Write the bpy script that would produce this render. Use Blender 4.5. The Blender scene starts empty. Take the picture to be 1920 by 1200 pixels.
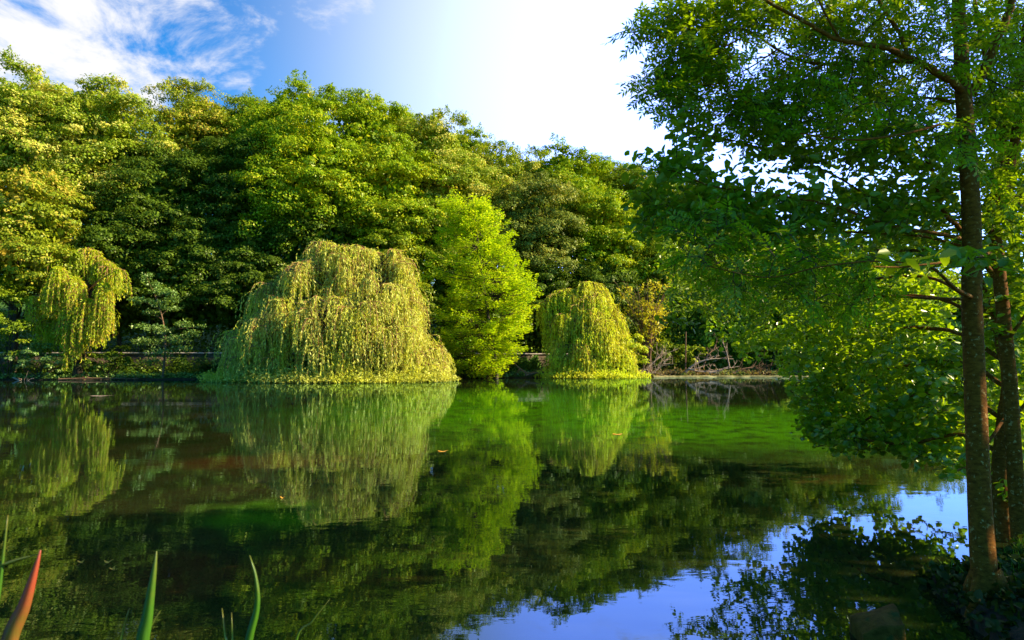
import bpy, math, random
import numpy as np
from mathutils import Vector

# ---------------------------------------------------------------- camera
F = 1144.0            # focal length in pixels of a 1920 px wide frame
CAM_H = 1.5
PITCH = math.radians(3.8)
scene = bpy.context.scene
cam_d = bpy.data.cameras.new("camera"); cam = bpy.data.objects.new("camera", cam_d)
scene.collection.objects.link(cam); scene.camera = cam
cam.location = (0, 0, CAM_H); cam.rotation_euler = (math.radians(90) + PITCH, 0, 0)
cam_d.sensor_width = 36; cam_d.lens = 36 * F / 1920
cam_d.clip_start = 0.05; cam_d.clip_end = 4000
cam_d.dof.use_dof = True; cam_d.dof.focus_distance = 30; cam_d.dof.aperture_fstop = 8.0

# ---------------------------------------------------------------- light
SUN_AZ, SUN_EL = math.radians(94), math.radians(31)     # azimuth clockwise from the view direction (+Y)
sun_dir = Vector((math.sin(SUN_AZ)*math.cos(SUN_EL), math.cos(SUN_AZ)*math.cos(SUN_EL), math.sin(SUN_EL)))
sd = bpy.data.lights.new("sun", 'SUN'); sd.energy = 5.0; sd.angle = math.radians(0.5); sd.color = (1.0, 0.87, 0.62)
so = bpy.data.objects.new("sun", sd); scene.collection.objects.link(so)
so.rotation_euler = sun_dir.to_track_quat('Z', 'Y').to_euler()

w = bpy.data.worlds.new("World"); scene.world = w; w.use_nodes = True
nt = w.node_tree; nt.nodes.clear()
def N(t, **kw):
    n = nt.nodes.new(t)
    for k, v in kw.items(): setattr(n, k, v)
    return n
def L(a, b): nt.links.new(a, b)
def setin(n, i, v): n.inputs[i].default_value = v
def math_n(op, a, b=None, c=None, clamp=False):
    n = N('ShaderNodeMath', operation=op, use_clamp=clamp)
    for i, v in enumerate((a, b, c)):
        if v is None: continue
        if isinstance(v, (int, float)): n.inputs[i].default_value = v
        else: L(v, n.inputs[i])
    return n.outputs[0]
def vmath(op, a, b=None):
    n = N('ShaderNodeVectorMath', operation=op)
    for i, v in enumerate((a, b)):
        if v is None: continue
        if isinstance(v, (tuple, Vector)): n.inputs[i].default_value = tuple(v)
        else: L(v, n.inputs[i])
    return n
def mix_n(fac, a, b, blend='MIX'):
    n = N('ShaderNodeMix', data_type='RGBA', blend_type=blend)
    for i, v in ((0, fac), (6, a), (7, b)):
        if isinstance(v, (int, float)): n.inputs[i].default_value = v
        elif isinstance(v, (tuple, list)): n.inputs[i].default_value = tuple(v) + ((1,) if len(v) == 3 else ())
        else: L(v, n.inputs[i])
    return n.outputs[2]
def maprange(v, a, b, c=0.0, d=1.0, smooth=True):
    n = N('ShaderNodeMapRange', interpolation_type='SMOOTHSTEP' if smooth else 'LINEAR')
    if isinstance(v, (int, float)): n.inputs[0].default_value = v
    else: L(v, n.inputs[0])
    for i, x in enumerate((a, b, c, d)): n.inputs[i+1].default_value = x
    return n.outputs[0]
def noise(vec, scale, detail=4, rough=.55, dist=0.0, dims='3D'):
    n = N('ShaderNodeTexNoise', noise_dimensions=dims)
    if vec is not None: L(vec, n.inputs['Vector'])
    n.inputs['Scale'].default_value = scale; n.inputs['Detail'].default_value = detail
    n.inputs['Roughness'].default_value = rough; n.inputs['Distortion'].default_value = dist
    return n

sky = N('ShaderNodeTexSky', sky_type='NISHITA'); sky.sun_disc = False
sky.sun_elevation = SUN_EL; sky.sun_rotation = SUN_AZ
sky.air_density = 1.0; sky.dust_density = 0.3; sky.ozone_density = 3.0
tc = N('ShaderNodeTexCoord'); D = tc.outputs['Generated']
hs = N('ShaderNodeHueSaturation'); hs.inputs['Saturation'].default_value = 1.35; hs.inputs['Value'].default_value = 1.0
L(sky.outputs[0], hs.inputs['Color'])
base = mix_n(1.0, hs.outputs[0], (0.42, 1.0, 1.15), 'MULTIPLY')
# thin bright veil of high haze towards the sun's side of the sky
def dvec(az, el):
    az, el = math.radians(az), math.radians(el)
    return (math.sin(az)*math.cos(el), math.cos(az)*math.cos(el), math.sin(el))
dt = vmath('DOT_PRODUCT', D, dvec(29, 21)).outputs['Value']
veil = math_n('POWER', maprange(dt, 0.46, 0.94), 2.4)
vcol = mix_n(1.0, mix_n(veil, (0, 0, 0), (1, 1, 1)), (4.75, 4.6, 4.6), 'MULTIPLY')
vco2 = mix_n(1.0, mix_n(maprange(dt, 0.82, 0.93), (0, 0, 0), (1, 1, 1)), (0, 1.6, 13), 'MULTIPLY')
base = mix_n(veil, base, mix_n(1.0, base, (1.0, .75, .6), 'MULTIPLY'))
add0 = N('ShaderNodeVectorMath', operation='ADD'); L(base, add0.inputs[0]); L(vcol, add0.inputs[1])
add = N('ShaderNodeVectorMath', operation='ADD'); L(add0.outputs[0], add.inputs[0]); L(vco2, add.inputs[1])
# wispy cloud, on a plane high above
sep = N('ShaderNodeSeparateXYZ'); L(D, sep.inputs[0])
zz = math_n('MAXIMUM', sep.outputs[2], 0.05)
cx = math_n('DIVIDE', sep.outputs[0], zz); cy = math_n('DIVIDE', sep.outputs[1], zz)
comb = N('ShaderNodeCombineXYZ'); L(cx, comb.inputs[0]); L(cy, comb.inputs[1])
mp = N('ShaderNodeMapping'); L(D, mp.inputs[0]); mp.inputs['Rotation'].default_value = (0, 0, math.radians(28))
mp.inputs['Scale'].default_value = (2.2, 2.2, 4.2); mp.inputs['Location'].default_value = (1.7, 2.4, .6)
n1 = noise(mp.outputs[0], 2.6, 8, .62, .35); n2 = noise(mp.outputs[0], 1.0, 2, .5)
cl = math_n('ADD', math_n('MULTIPLY', n1.outputs[0], .7), math_n('MULTIPLY', n2.outputs[0], .45))
# patches of cloud where the photograph has them
def patch(az, el, c0, c1): return maprange(vmath('DOT_PRODUCT', D, dvec(az, el)).outputs['Value'], c0, c1)
pm = math_n('ADD', patch(-40, 29, .955, .995), patch(-28, 25, .990, .9992), clamp=True)
pm = math_n('ADD', pm, patch(-19, 33.5, .990, .9992), clamp=True)
pm = math_n('ADD', pm, patch(-31, 26.5, .9955, .9996), clamp=True)
cl = math_n('ADD', cl, math_n('MULTIPLY', pm, .17))
cm = maprange(cl, .69, .82)
cm = math_n('MULTIPLY', cm, maprange(sep.outputs[2], .1, .3))
final = mix_n(cm, add.outputs[0], (4.6, 4.6, 4.8))
bg = N('ShaderNodeBackground'); L(final, bg.inputs[0]); bg.inputs[1].default_value = 0.1
out = N('ShaderNodeOutputWorld'); L(bg.outputs[0], out.inputs[0])

scene.view_settings.view_transform = 'Standard'; scene.view_settings.look = 'None'
scene.view_settings.exposure = 1.15; scene.view_settings.gamma = 1.0
scene.view_settings.use_curve_mapping = False
cy_ = scene.cycles
cy_.max_bounces = 6; cy_.diffuse_bounces = 2; cy_.glossy_bounces = 3; cy_.transmission_bounces = 4
cy_.transparent_max_bounces = 4; cy_.caustics_reflective = False; cy_.caustics_refractive = False
cy_.sample_clamp_indirect = 4; cy_.use_denoising = True

# ---------------------------------------------------------------- helpers
col = scene.collection
R = np.random.default_rng(7)
def P(px, py, Y):
    x = (px - 960) / F; u = (600 - py) / F
    dy = math.cos(PITCH) - u*math.sin(PITCH); dz = math.sin(PITCH) + u*math.cos(PITCH)
    t = Y / dy
    return np.array((x*t, Y, CAM_H + dz*t))
def PZ(px, py, z=0.0):
    x = (px - 960) / F; u = (600 - py) / F
    dy = math.cos(PITCH) - u*math.sin(PITCH); dz = math.sin(PITCH) + u*math.cos(PITCH)
    t = (z - CAM_H) / dz
    return np.array((x*t, dy*t, z))
def unit(v): return v / np.maximum(np.linalg.norm(v, axis=-1, keepdims=True), 1e-9)
def rdir(n): return unit(R.normal(size=(n, 3)))

def link(o, parent=None):
    col.objects.link(o)
    if parent is not None:
        o.parent = parent
    return o
def thing(name, loc, label, cat, group=None):
    o = bpy.data.objects.new(name, None); o.empty_display_size = .3
    link(o); o.location = loc; o['label'] = label; o['category'] = cat
    if group: o['group'] = group
    return o
def tag(o, label, cat, group=None, kind=None):
    if label: o['label'] = label
    if cat: o['category'] = cat
    if group: o['group'] = group
    if kind: o['kind'] = kind
    return o
def mesh_obj(name, verts, faces, mat, parent=None, smooth=False, mats=None, origin=None):
    """faces: (n,k) int array or list of tuples; verts in world space"""
    verts = np.asarray(verts, dtype=np.float32)
    if parent is not None: off = np.array(parent.location, dtype=np.float32)
    elif origin is not None: off = np.array(origin, dtype=np.float32)
    else: off = np.zeros(3, np.float32)
    verts = verts - off
    me = bpy.data.meshes.new(name)
    if isinstance(faces, np.ndarray):
        n, k = faces.shape
        me.vertices.add(len(verts)); me.vertices.foreach_set('co', verts.ravel())
        me.loops.add(n*k); me.loops.foreach_set('vertex_index', faces.ravel().astype(np.int32))
        me.polygons.add(n)
        me.polygons.foreach_set('loop_start', np.arange(0, n*k, k, dtype=np.int32))
        me.polygons.foreach_set('loop_total', np.full(n, k, dtype=np.int32))
        me.update(calc_edges=True)
    else:
        me.from_pydata(verts.tolist(), [], faces); me.update()
    if smooth: me.polygons.foreach_set('use_smooth', np.ones(len(me.polygons), dtype=bool))
    me.materials.append(mat)
    o = bpy.data.objects.new(name, me); link(o, parent)
    if parent is None and origin is not None: o.location = origin
    return o

class Leaves:
    """collects leaves: kite (1 quad) or oval (2 quads folded along the midrib)"""
    def __init__(s): s.c = []; s.d = []; s.n = []; s.l = []; s.w = []
    def add(s, c, d, n, l, w):
        m = len(c)
        s.c.append(c); s.d.append(d); s.n.append(n)
        s.l.append(np.broadcast_to(l, (m,))); s.w.append(np.broadcast_to(w, (m,)))
    def build(s, name, mat, parent=None, shape='kite', origin=None):
        c = np.concatenate(s.c); d = unit(np.concatenate(s.d)); n = np.concatenate(s.n)
        l = np.concatenate(s.l)[:, None]; w = np.concatenate(s.w)[:, None]*.5
        side = unit(np.cross(d, n)); n = unit(np.cross(side, d))
        m = len(c)
        if shape == 'kite':
            v = np.stack([c, c + d*l*.45 + side*w, c + d*l - n*l*.08, c + d*l*.45 - side*w], 1).reshape(-1, 3)
            f = np.arange(m*4, dtype=np.int32).reshape(m, 4)
        else:
            b1, b2 = (.28, .72) if shape == 'oval' else (.42, .86)
            k1, k2 = (1.0, .72) if shape == 'oval' else (.95, .72)
            up = n*w*.28
            v = np.stack([c, c + d*l*b1 + side*w*k1 + up, c + d*l*b2 + side*w*k2 + up*.6 - n*l*.04, c + d*l - n*l*.10,
                          c + d*l*b2 - side*w*k2 + up*.6 - n*l*.04, c + d*l*b1 - side*w*k1 + up], 1).reshape(-1, 3)
            i = np.arange(m, dtype=np.int32)[:, None]*6
            f = np.concatenate([i + np.array([[0, 3, 2, 1]]), i + np.array([[0, 5, 4, 3]])], 1).reshape(-1, 4)
        return mesh_obj(name, v, f, mat, parent, origin=origin)

class Tubes:
    def __init__(s): s.v = []; s.f = []; s.n = 0
    def add(s, pts, rad, sides=6, wob=0.0, cap=True):
        pts = np.asarray(pts, float); k = len(pts)
        rad = np.broadcast_to(rad, (k,)).astype(float)
        t = unit(np.gradient(pts, axis=0))
        ref = np.array((0.0, 0.0, 1.0)) if abs(t[:, 2]).mean() < .7 else np.array((1.0, 0, 0))
        a = unit(np.cross(t, ref)); b = np.cross(t, a)
        th = np.linspace(0, 2*math.pi, sides, endpoint=False)
        rr = rad[:, None]*(1 + wob*R.normal(size=(k, sides)))
        ring = pts[:, None] + a[:, None]*(np.cos(th)*1)[None, :, None]*rr[..., None] + b[:, None]*np.sin(th)[None, :, None]*rr[..., None]
        s.v.append(ring.reshape(-1, 3))
        i = np.arange(k-1)[:, None]*sides; j = np.arange(sides)[None]; j2 = (j+1) % sides
        f = np.stack([i+j, i+j2, i+sides+j2, i+sides+j], -1).reshape(-1, 4) + s.n
        s.f.append(f); s.n += k*sides
    def build(s, name, mat, parent=None, smooth=True, origin=None):
        return mesh_obj(name, np.concatenate(s.v), np.concatenate(s.f).astype(np.int32), mat, parent, smooth, origin=origin)
def curve(pts, n=12):
    """Catmull-Rom through pts (k,dim)"""
    pts = np.asarray(pts, float)
    if len(pts) < 3: 
        t = np.linspace(0, 1, n)[:, None]; return pts[0]*(1-t) + pts[-1]*t
    q = np.vstack([2*pts[0]-pts[1], pts, 2*pts[-1]-pts[-2]])
    out = []
    for i in range(len(pts)-1):
        p0, p1, p2, p3 = q[i:i+4]
        t = np.linspace(0, 1, n, endpoint=False)[:, None]
        out.append(.5*((2*p1)+(-p0+p2)*t+(2*p0-5*p1+4*p2-p3)*t**2+(-p0+3*p1-3*p2+p3)*t**3))
    out.append(pts[-1:]); return np.vstack(out)

# ---------------------------------------------------------------- materials
def new_mat(name):
    global nt
    m = bpy.data.materials.new(name); m.use_nodes = True; nt = m.node_tree; nt.nodes.clear()
    return m
def leaf_mat(name, c1, c2, c3=None, trans=.32, gloss=.015, hue_scale=.35, rough=.4, tint=(1.25, 1.2, .6), c3_amt=.5):
    """c1..c2: leaf to leaf variation; c3: patches of turning foliage across the crown"""
    m = new_mat(name)
    geo = N('ShaderNodeNewGeometry'); tcn = N('ShaderNodeTexCoord')
    ns = noise(tcn.outputs['Object'], hue_scale, 3, .6)
    r = geo.outputs['Random Per Island']
    c = mix_n(r, c1, c2)
    if c3 is not None:
        fac = maprange(math_n('ADD', ns.outputs[0], math_n('MULTIPLY', math_n('SUBTRACT', r, .5), .25)), .62-.25*c3_amt, .78-.25*c3_amt)
        c = mix_n(fac, c, c3)
    v = maprange(ns.outputs[0], .3, .7, .8, 1.2, False)
    vv = N('ShaderNodeHueSaturation'); L(c, vv.inputs['Color']); L(v, vv.inputs['Value'])
    c = vv.outputs[0]
    di = N('ShaderNodeBsdfDiffuse'); L(c, di.inputs[0])
    tr = N('ShaderNodeBsdfTranslucent'); L(mix_n(1.0, c, tint, 'MULTIPLY'), tr.inputs[0])
    mx = N('ShaderNodeMixShader'); mx.inputs[0].default_value = trans; L(di.outputs[0], mx.inputs[1]); L(tr.outputs[0], mx.inputs[2])
    gl = N('ShaderNodeBsdfGlossy'); gl.inputs['Roughness'].default_value = rough; gl.inputs[0].default_value = (1, .95, .7, 1)
    mg = N('ShaderNodeMixShader'); mg.inputs[0].default_value = gloss; L(mx.outputs[0], mg.inputs[1]); L(gl.outputs[0], mg.inputs[2])
    o = N('ShaderNodeOutputMaterial'); L(mg.outputs[0], o.inputs[0])
    return m
def rough_mat(name, c1, c2, scale=8, bump=.4, c3=None, s3=2.0, t3=.52, rough=.85, stretch=(1, 1, 1), bd=.02):
    m = new_mat(name)
    tcn = N('ShaderNodeTexCoord'); mpn = N('ShaderNodeMapping'); L(tcn.outputs['Object'], mpn.inputs[0]); mpn.inputs['Scale'].default_value = stretch
    ns = noise(mpn.outputs[0], scale, 6, .65); c = mix_n(maprange(ns.outputs[0], .3, .7), c1, c2)
    if c3:
        n3 = noise(tcn.outputs['Object'], s3, 4, .6); c = mix_n(maprange(n3.outputs[0], t3, t3+.08), c, c3)
    p = N('ShaderNodeBsdfPrincipled'); L(c, p.inputs['Base Color']); p.inputs['Roughness'].default_value = rough
    p.inputs['Specular IOR Level'].default_value = .08
    b = N('ShaderNodeBump'); b.inputs['Strength'].default_value = bump; b.inputs['Distance'].default_value = bd
    L(ns.outputs[0], b.inputs['Height']); L(b.outputs[0], p.inputs['Normal'])
    o = N('ShaderNodeOutputMaterial'); L(p.outputs[0], o.inputs[0])
    return m
M = {}
M['green'] = leaf_mat('leaf_green', (.11, .18, .006), (.28, .36, .010), (.42, .42, .02), c3_amt=.35)
M['vivid'] = leaf_mat('leaf_vivid', (.17, .28, .005), (.38, .50, .008), (.52, .50, .015), c3_amt=.45)
M['deep'] = leaf_mat('leaf_deep', (.06, .11, .008), (.15, .22, .012), None)  # dark leaf green, partly standing in for shade on lower and middle trees
M['golden'] = leaf_mat('leaf_golden', (.19, .30, .010), (.42, .46, .025), (.66, .57, .10), c3_amt=.45)
M['orange'] = leaf_mat('leaf_orange', (.18, .26, .010), (.40, .42, .02), (.64, .47, .06), c3_amt=.38)
M['olive'] = leaf_mat('leaf_olive', (.13, .18, .02), (.30, .33, .04), (.42, .38, .07), c3_amt=.3)
M['lime'] = leaf_mat('leaf_lime', (.32, .50, .006), (.62, .70, .010), (.62, .66, .02), trans=.5, c3_amt=.4)
M['willow'] = leaf_mat('leaf_willow', (.48, .50, .05), (.88, .82, .18), (.58, .58, .05), trans=.4, hue_scale=.5)
M['willow_yellow'] = leaf_mat('leaf_willow_yellow', (.60, .62, .03), (.88, .84, .08), (.60, .68, .03), trans=.45, hue_scale=.5)
M['willow_gold'] = leaf_mat('leaf_willow_gold', (.34, .48, .01), (.64, .66, .03), (.70, .54, .03), trans=.45, hue_scale=.9, c3_amt=.3)
M['litter'] = leaf_mat('litter', (.20, .13, .05), (.40, .28, .12), (.20, .26, .05), gloss=.01)
M['sapling'] = leaf_mat('leaf_sapling', (.10, .20, .03), (.26, .38, .07), None, gloss=.04)
M['yellow'] = leaf_mat('leaf_yellow', (.50, .46, .02), (.75, .62, .04), None)
M['fg_ash'] = leaf_mat('leaf_ash', (.14, .23, .004), (.30, .42, .008), None, trans=.5, gloss=.025, rough=.35, tint=(1.7, 1.6, .5))
M['fg_oval'] = leaf_mat('leaf_oval', (.11, .19, .004), (.24, .34, .008), None, trans=.45, gloss=.035, rough=.35, tint=(1.7, 1.6, .5))
M['fg_alder'] = leaf_mat('leaf_alder', (.11, .22, .005), (.26, .38, .008), None, trans=.55, gloss=.05, rough=.3, tint=(2.0, 1.7, .5))
M['bark'] = rough_mat('bark', (.035, .025, .015), (.11, .08, .05), 9, .6, stretch=(1, 1, .3))
M['bark_fg'] = rough_mat('bark_foreground', (.105, .034, .003), (.24, .088, .008), 26, .8, (.40, .24, .07), 34, t3=.59, stretch=(1, 1, 2.2), bd=.006)
M['twig'] = rough_mat('twig', (.05, .035, .018), (.12, .08, .04), 20, .2)
M['twig_red'] = rough_mat('twig_red', (.25, .11, .04), (.38, .20, .08), 12, .2)
M['dead'] = rough_mat('dead_wood', (.24, .16, .10), (.48, .34, .22), 7, .4)
M['dead_dark'] = rough_mat('dead_wood_dark', (.14, .07, .035), (.26, .15, .08), 7, .4)

def ground_mat():
    m = new_mat('ground')
    g = N('ShaderNodeNewGeometry'); pos = g.outputs['Position']
    a = noise(pos, .35, 5, .6); b = noise(pos, 6, 6, .7); d = noise(pos, 60, 3, .6)
    c = mix_n(maprange(b.outputs[0], .35, .65), (.028, .022, .012), (.06, .045, .022))
    grass = mix_n(d.outputs[0], (.03, .08, .008), (.08, .15, .015))
    s = N('ShaderNodeSeparateXYZ'); L(pos, s.inputs[0])
    high = maprange(math_n('ADD', s.outputs[2], math_n('MULTIPLY', a.outputs[0], .3)), .22, .34)
    c = mix_n(high, c, grass)
    p = N('ShaderNodeBsdfPrincipled'); L(c, p.inputs['Base Color']); p.inputs['Roughness'].default_value = .95
    p.inputs['Specular IOR Level'].default_value = .1
    bu = N('ShaderNodeBump'); bu.inputs['Distance'].default_value = .05; L(b.outputs[0], bu.inputs['Height']); L(bu.outputs[0], p.inputs['Normal'])
    o = N('ShaderNodeOutputMaterial'); L(p.outputs[0], o.inputs[0])
    return m
def water_mat():
    m = new_mat('pond_water')
    g = N('ShaderNodeNewGeometry'); pos = g.outputs['Position']
    warp = noise(pos, .8, 4, .6)
    wv = vmath('MULTIPLY', vmath('SUBTRACT', warp.outputs['Color'], (.5, .5, .5)).outputs[0], (2.2, 2.2, 0)).outputs[0]
    pw = vmath('ADD', pos, wv).outputs[0]
    def ell(cx, cyy, rx, ry, soft=1.1):
        q = vmath('DIVIDE', vmath('SUBTRACT', pw, (cx, cyy, 0)).outputs[0], (rx, ry, 1)).outputs[0]
        ln = vmath('LENGTH', q).outputs['Value']
        return maprange(ln, 1+soft*.5, 1-soft*.5)
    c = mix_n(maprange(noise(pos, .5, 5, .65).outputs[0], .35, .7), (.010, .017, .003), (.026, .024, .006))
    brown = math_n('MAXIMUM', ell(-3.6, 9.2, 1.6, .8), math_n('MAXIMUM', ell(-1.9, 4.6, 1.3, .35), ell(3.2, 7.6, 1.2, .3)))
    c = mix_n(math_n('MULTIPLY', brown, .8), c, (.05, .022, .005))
    green = math_n('MAXIMUM', ell(5.0, 15.5, 5.5, 4.6), ell(-.5, 22, 5.0, 9))  # green algae beds; their extent also paints in the sunlit band
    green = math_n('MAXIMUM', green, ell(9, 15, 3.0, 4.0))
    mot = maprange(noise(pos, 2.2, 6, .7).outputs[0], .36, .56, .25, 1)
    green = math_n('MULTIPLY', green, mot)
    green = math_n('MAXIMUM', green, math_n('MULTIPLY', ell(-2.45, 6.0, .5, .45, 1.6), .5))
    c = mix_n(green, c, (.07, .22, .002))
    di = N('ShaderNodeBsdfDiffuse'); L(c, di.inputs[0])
    gl = N('ShaderNodeBsdfGlossy'); gl.inputs['Roughness'].default_value = .015; gl.inputs[0].default_value = (.60, .82, 1, 1)
    # ripples
    mpn = N('ShaderNodeMapping'); L(pos, mpn.inputs[0]); mpn.inputs['Scale'].default_value = (.55, 1, 1); mpn.inputs['Rotation'].default_value = (0, 0, .12)
    r1 = noise(mpn.outputs[0], 5.5, 3, .55, .3); r2 = noise(mpn.outputs[0], .7, 2, .5)
    h = math_n('ADD', math_n('MULTIPLY', r1.outputs[0], math_n('MULTIPLY', maprange(r2.outputs[0], .35, .65, .35, 1), 1.0)), math_n('MULTIPLY', r2.outputs[0], 1.0))
    bu = N('ShaderNodeBump'); bu.inputs['Strength'].default_value = 1.0; bu.inputs['Distance'].default_value = .0010
    L(h, bu.inputs['Height']); L(bu.outputs[0], gl.inputs['Normal'])
    fr = N('ShaderNodeFresnel'); fr.inputs[0].default_value = 1.85; L(bu.outputs[0], fr.inputs[1])
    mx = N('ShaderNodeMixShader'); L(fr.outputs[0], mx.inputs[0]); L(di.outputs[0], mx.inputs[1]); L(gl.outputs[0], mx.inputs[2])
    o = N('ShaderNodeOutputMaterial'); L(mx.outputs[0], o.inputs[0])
    return m

# ---------------------------------------------------------------- terrain and water
SX = [-400, -60, -30, -8, 0, 8, 15, 30, 45, 400]; SY = [40, 45, 48, 50, 53, 56, 58, 60, 58, 50]
NX = [-400, -6, 1.5, 2.3, 2.85, 4.0, 6.0, 14, 400]; NY = [1.0, 1.3, 1.7, 2.9, 4.3, 4.9, 4.0, 3, 2]
def shore(x): return np.interp(x, SX, SY)
def near_shore(x): return np.interp(x, NX, NY)
def sstep(t): t = np.clip(t, 0, 1); return t*t*(3-2*t)
def ground_z(x, y):
    x = np.asarray(x, float); y = np.asarray(y, float)
    wob = .35*np.sin(x*1.3) + .25*np.sin(x*2.9+1) + .15*np.sin(x*6.1)
    far = y - shore(x) + wob
    nw = -.1 + .06*np.sin(x*5) + .04*np.sin(x*11+2)
    near = near_shore(x) + nw - y
    right = x - 48 - .15*y; left = -62 - x
    def bank(d, lo, steep): return -1.3 + 1.42*sstep((d+1.6)/1.7) + lo*sstep((d)/steep)
    zf = bank(far, .35, 3.0) + 1.55*sstep((far-3.9)/.5) + np.clip(far-8, 0, 60)*.26 + .25*np.sin(x*.31+y*.2)*sstep((far-6)/6)
    zn = -1.3 + 1.36*sstep((near+.9)/.95) + .10*sstep(near/1.0)
    zr = bank(right, .5, 4) + np.clip(right-4, 0, 60)*.15
    zl = bank(left, .5, 4) + np.clip(left-4, 0, 60)*.2
    return np.maximum(np.maximum(zf, zn), np.maximum(zr, zl))
def axis(fine0, fine1, fs, lims):
    a = np.arange(fine0, fine1, fs); lo = lims[0]; hi = lims[1]
    k = 40
    l = fine0 - np.geomspace(fs, fine0-lo, k)[::-1]; h = fine1 + np.geomspace(fs, hi-fine1, k)
    return np.unique(np.concatenate([l, a, h]))
gx = axis(-4, 8, .15, (-900, 900)); gx = np.unique(np.concatenate([gx, np.arange(-64, 64, .8)]))
gy = np.unique(np.concatenate([axis(-1, 7, .12, (-300, 1400)), np.arange(42, 80, .5)]))
XX, YY = np.meshgrid(gx, gy); ZZ = ground_z(XX, YY)
ZZ = ZZ + np.where(ZZ > .12, .03*np.sin(XX*9+YY*3)*np.sin(YY*7.7), 0)
nxg, nyg = len(gx), len(gy)
gv = np.stack([XX, YY, ZZ], -1).reshape(-1, 3)
ii = (np.arange(nyg-1)[:, None]*nxg + np.arange(nxg-1)[None]).ravel()
gf = np.stack([ii, ii+1, ii+1+nxg, ii+nxg], -1).astype(np.int32)
g = mesh_obj('ground', gv, gf, ground_mat(), smooth=True); tag(g, 'earth and grass banks around the pond, rising behind', 'ground', kind='structure')
wv = np.array([(-66, .2, 0), (60, .2, 0), (60, 64, 0), (-66, 64, 0)])
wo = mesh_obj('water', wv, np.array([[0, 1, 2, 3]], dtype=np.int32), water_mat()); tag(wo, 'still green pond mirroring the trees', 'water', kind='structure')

# ---------------------------------------------------------------- trees
def crown_leaves(lv, center, rad, nb, nc, nl, leaf, billow=.37, clump=.13, flat=.5, up=.5, top_only=-.55, rnd=.30, shell=(.6, 1.02), seedless=False):
    """leaf clumps grouped into billows over an ellipsoid; returns the billow centres"""
    center = np.array(center); rad = np.array(rad)
    mean = float(np.mean(rad[[0, 2]]))
    d = rdir(nb*6); d = d[d[:, 2] > top_only]
    keep = (d[:, 1] < .25) | (R.random(len(d)) < .45); d = d[keep]
    # spread by farthest picking
    pick = [0]
    dist = np.linalg.norm(d - d[0], axis=1)
    while len(pick) < min(nb, len(d)):
        i = int(np.argmax(dist * (.8+.4*R.random(len(d))))); pick.append(i)
        dist = np.minimum(dist, np.linalg.norm(d - d[i], axis=1))
    d = d[pick]; m = len(d)
    s = R.uniform(shell[0], shell[1], m)[:, None]
    bc = center + d*rad*s*(1-billow*.55)
    br = mean*billow*R.uniform(.7, 1.3, m)
    # clumps on billow domes
    bi = np.repeat(np.arange(m), nc); k = len(bi)
    e = unit(R.normal(size=(k, 3)) + d[bi]*.8 + np.array((0, -.15, .85)))
    cc = bc[bi] + e*br[bi][:, None]*np.array((1, 1, .75))*R.uniform(.75, 1.08, k)[:, None]
    cr = mean*clump*R.uniform(.6, 1.35, k)
    li = np.repeat(np.arange(k), nl); q = len(li)
    g_ = unit(R.normal(size=(q, 3)) + e[li]*.5 + np.array((0, 0, .45)))
    pos = cc[li] + g_*cr[li][:, None]*np.array((1.15, 1.15, flat))*(R.random(q)**.45)[:, None]
    n = unit(g_*.6 + e[li]*.3 + np.array((0, 0, up)) + R.normal(size=(q, 3))*rnd)
    dd = unit(np.cross(n, rdir(q)) + np.array((0, 0, -.25)))
    sz = leaf*R.uniform(.6, 1.35, q)
    lv.add(pos, dd, n, sz, sz*.62)
    return bc

def tree(name, label, px, top, hw, bot, Y, mat, seed=0, nb=25, nc=13, nl=125, leaf=.22, bark='bark', group='woodland trees above the far bank', depth=.8, trunk_r=None, **kw):
    pt = P(px, top, Y); pb = P(px, bot, Y); x = pt[0]
    rx = hw/F*Y; rz = (pt[2]-pb[2])/2; cz = (pt[2]+pb[2])/2
    gz = float(ground_z(x, Y)) - .1
    t = thing(name, (x, Y, gz), label, 'tree', group)
    lv = Leaves()
    bc = crown_leaves(lv, (x, Y, cz), (rx, rx*depth, rz), nb, nc, nl, leaf, **kw)
    tp_ = bc[bc[:, 2] > cz + rz*.25]
    for b in tp_:
        for _ in range(4):
            m = 100; o_ = b + R.normal(size=3)*(rx*.13, rx*.13, 0) + (0, 0, rx*R.uniform(.18, .34)); hh = R.uniform(.7, 1.5)
            u = R.random(m); g_ = R.normal(size=(m, 3))*np.array((.30, .30, .05))*(1.15-u)[:, None]
            sz = leaf*.9*R.uniform(.6, 1.3, m)
            lv.add(o_ + g_ + np.array((0, 0, 1))*(u*hh)[:, None], unit(rdir(m)+(0, 0, .3)), unit(R.normal(size=(m, 3))*.5+(0, 0, .7)), sz, sz*.62)
    # a loose inner fill so that the crown is not hollow
    q = 5200; g_ = rdir(q)*(R.random(q)**.5)[:, None]*.8
    lv.add(np.array((x, Y, cz)) + g_*np.array((rx, rx*depth, rz)), rdir(q), rdir(q), leaf*2.6, leaf*1.8)
    lv.build('crown', M[mat], t)
    tb = Tubes(); H = cz + rz*.5 - gz; r0 = trunk_r or max(.12, H*.018)
    ph = R.uniform(0, 6.3)
    zs = np.linspace(0, 1, 9)
    tp = np.stack([x + .25*np.sin(zs*4+ph)*zs, Y + .2*np.cos(zs*3+ph)*zs, gz + zs*H], 1)
    tb.add(tp, r0*(1-zs*.85), 8, .03)
    for b in bc:
        k = R.uniform(.25, .8); i = int(k*8); a = tp[i]
        mid = a*.5 + b*.5 + np.array((0, 0, -.06*np.linalg.norm(b-a)))
        tb.add(curve([a, mid, b], 4), np.linspace(r0*.42*(1-k*.6), r0*.06, 9), 5)
    tb.build('trunk', M[bark], t)
    return t

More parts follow.
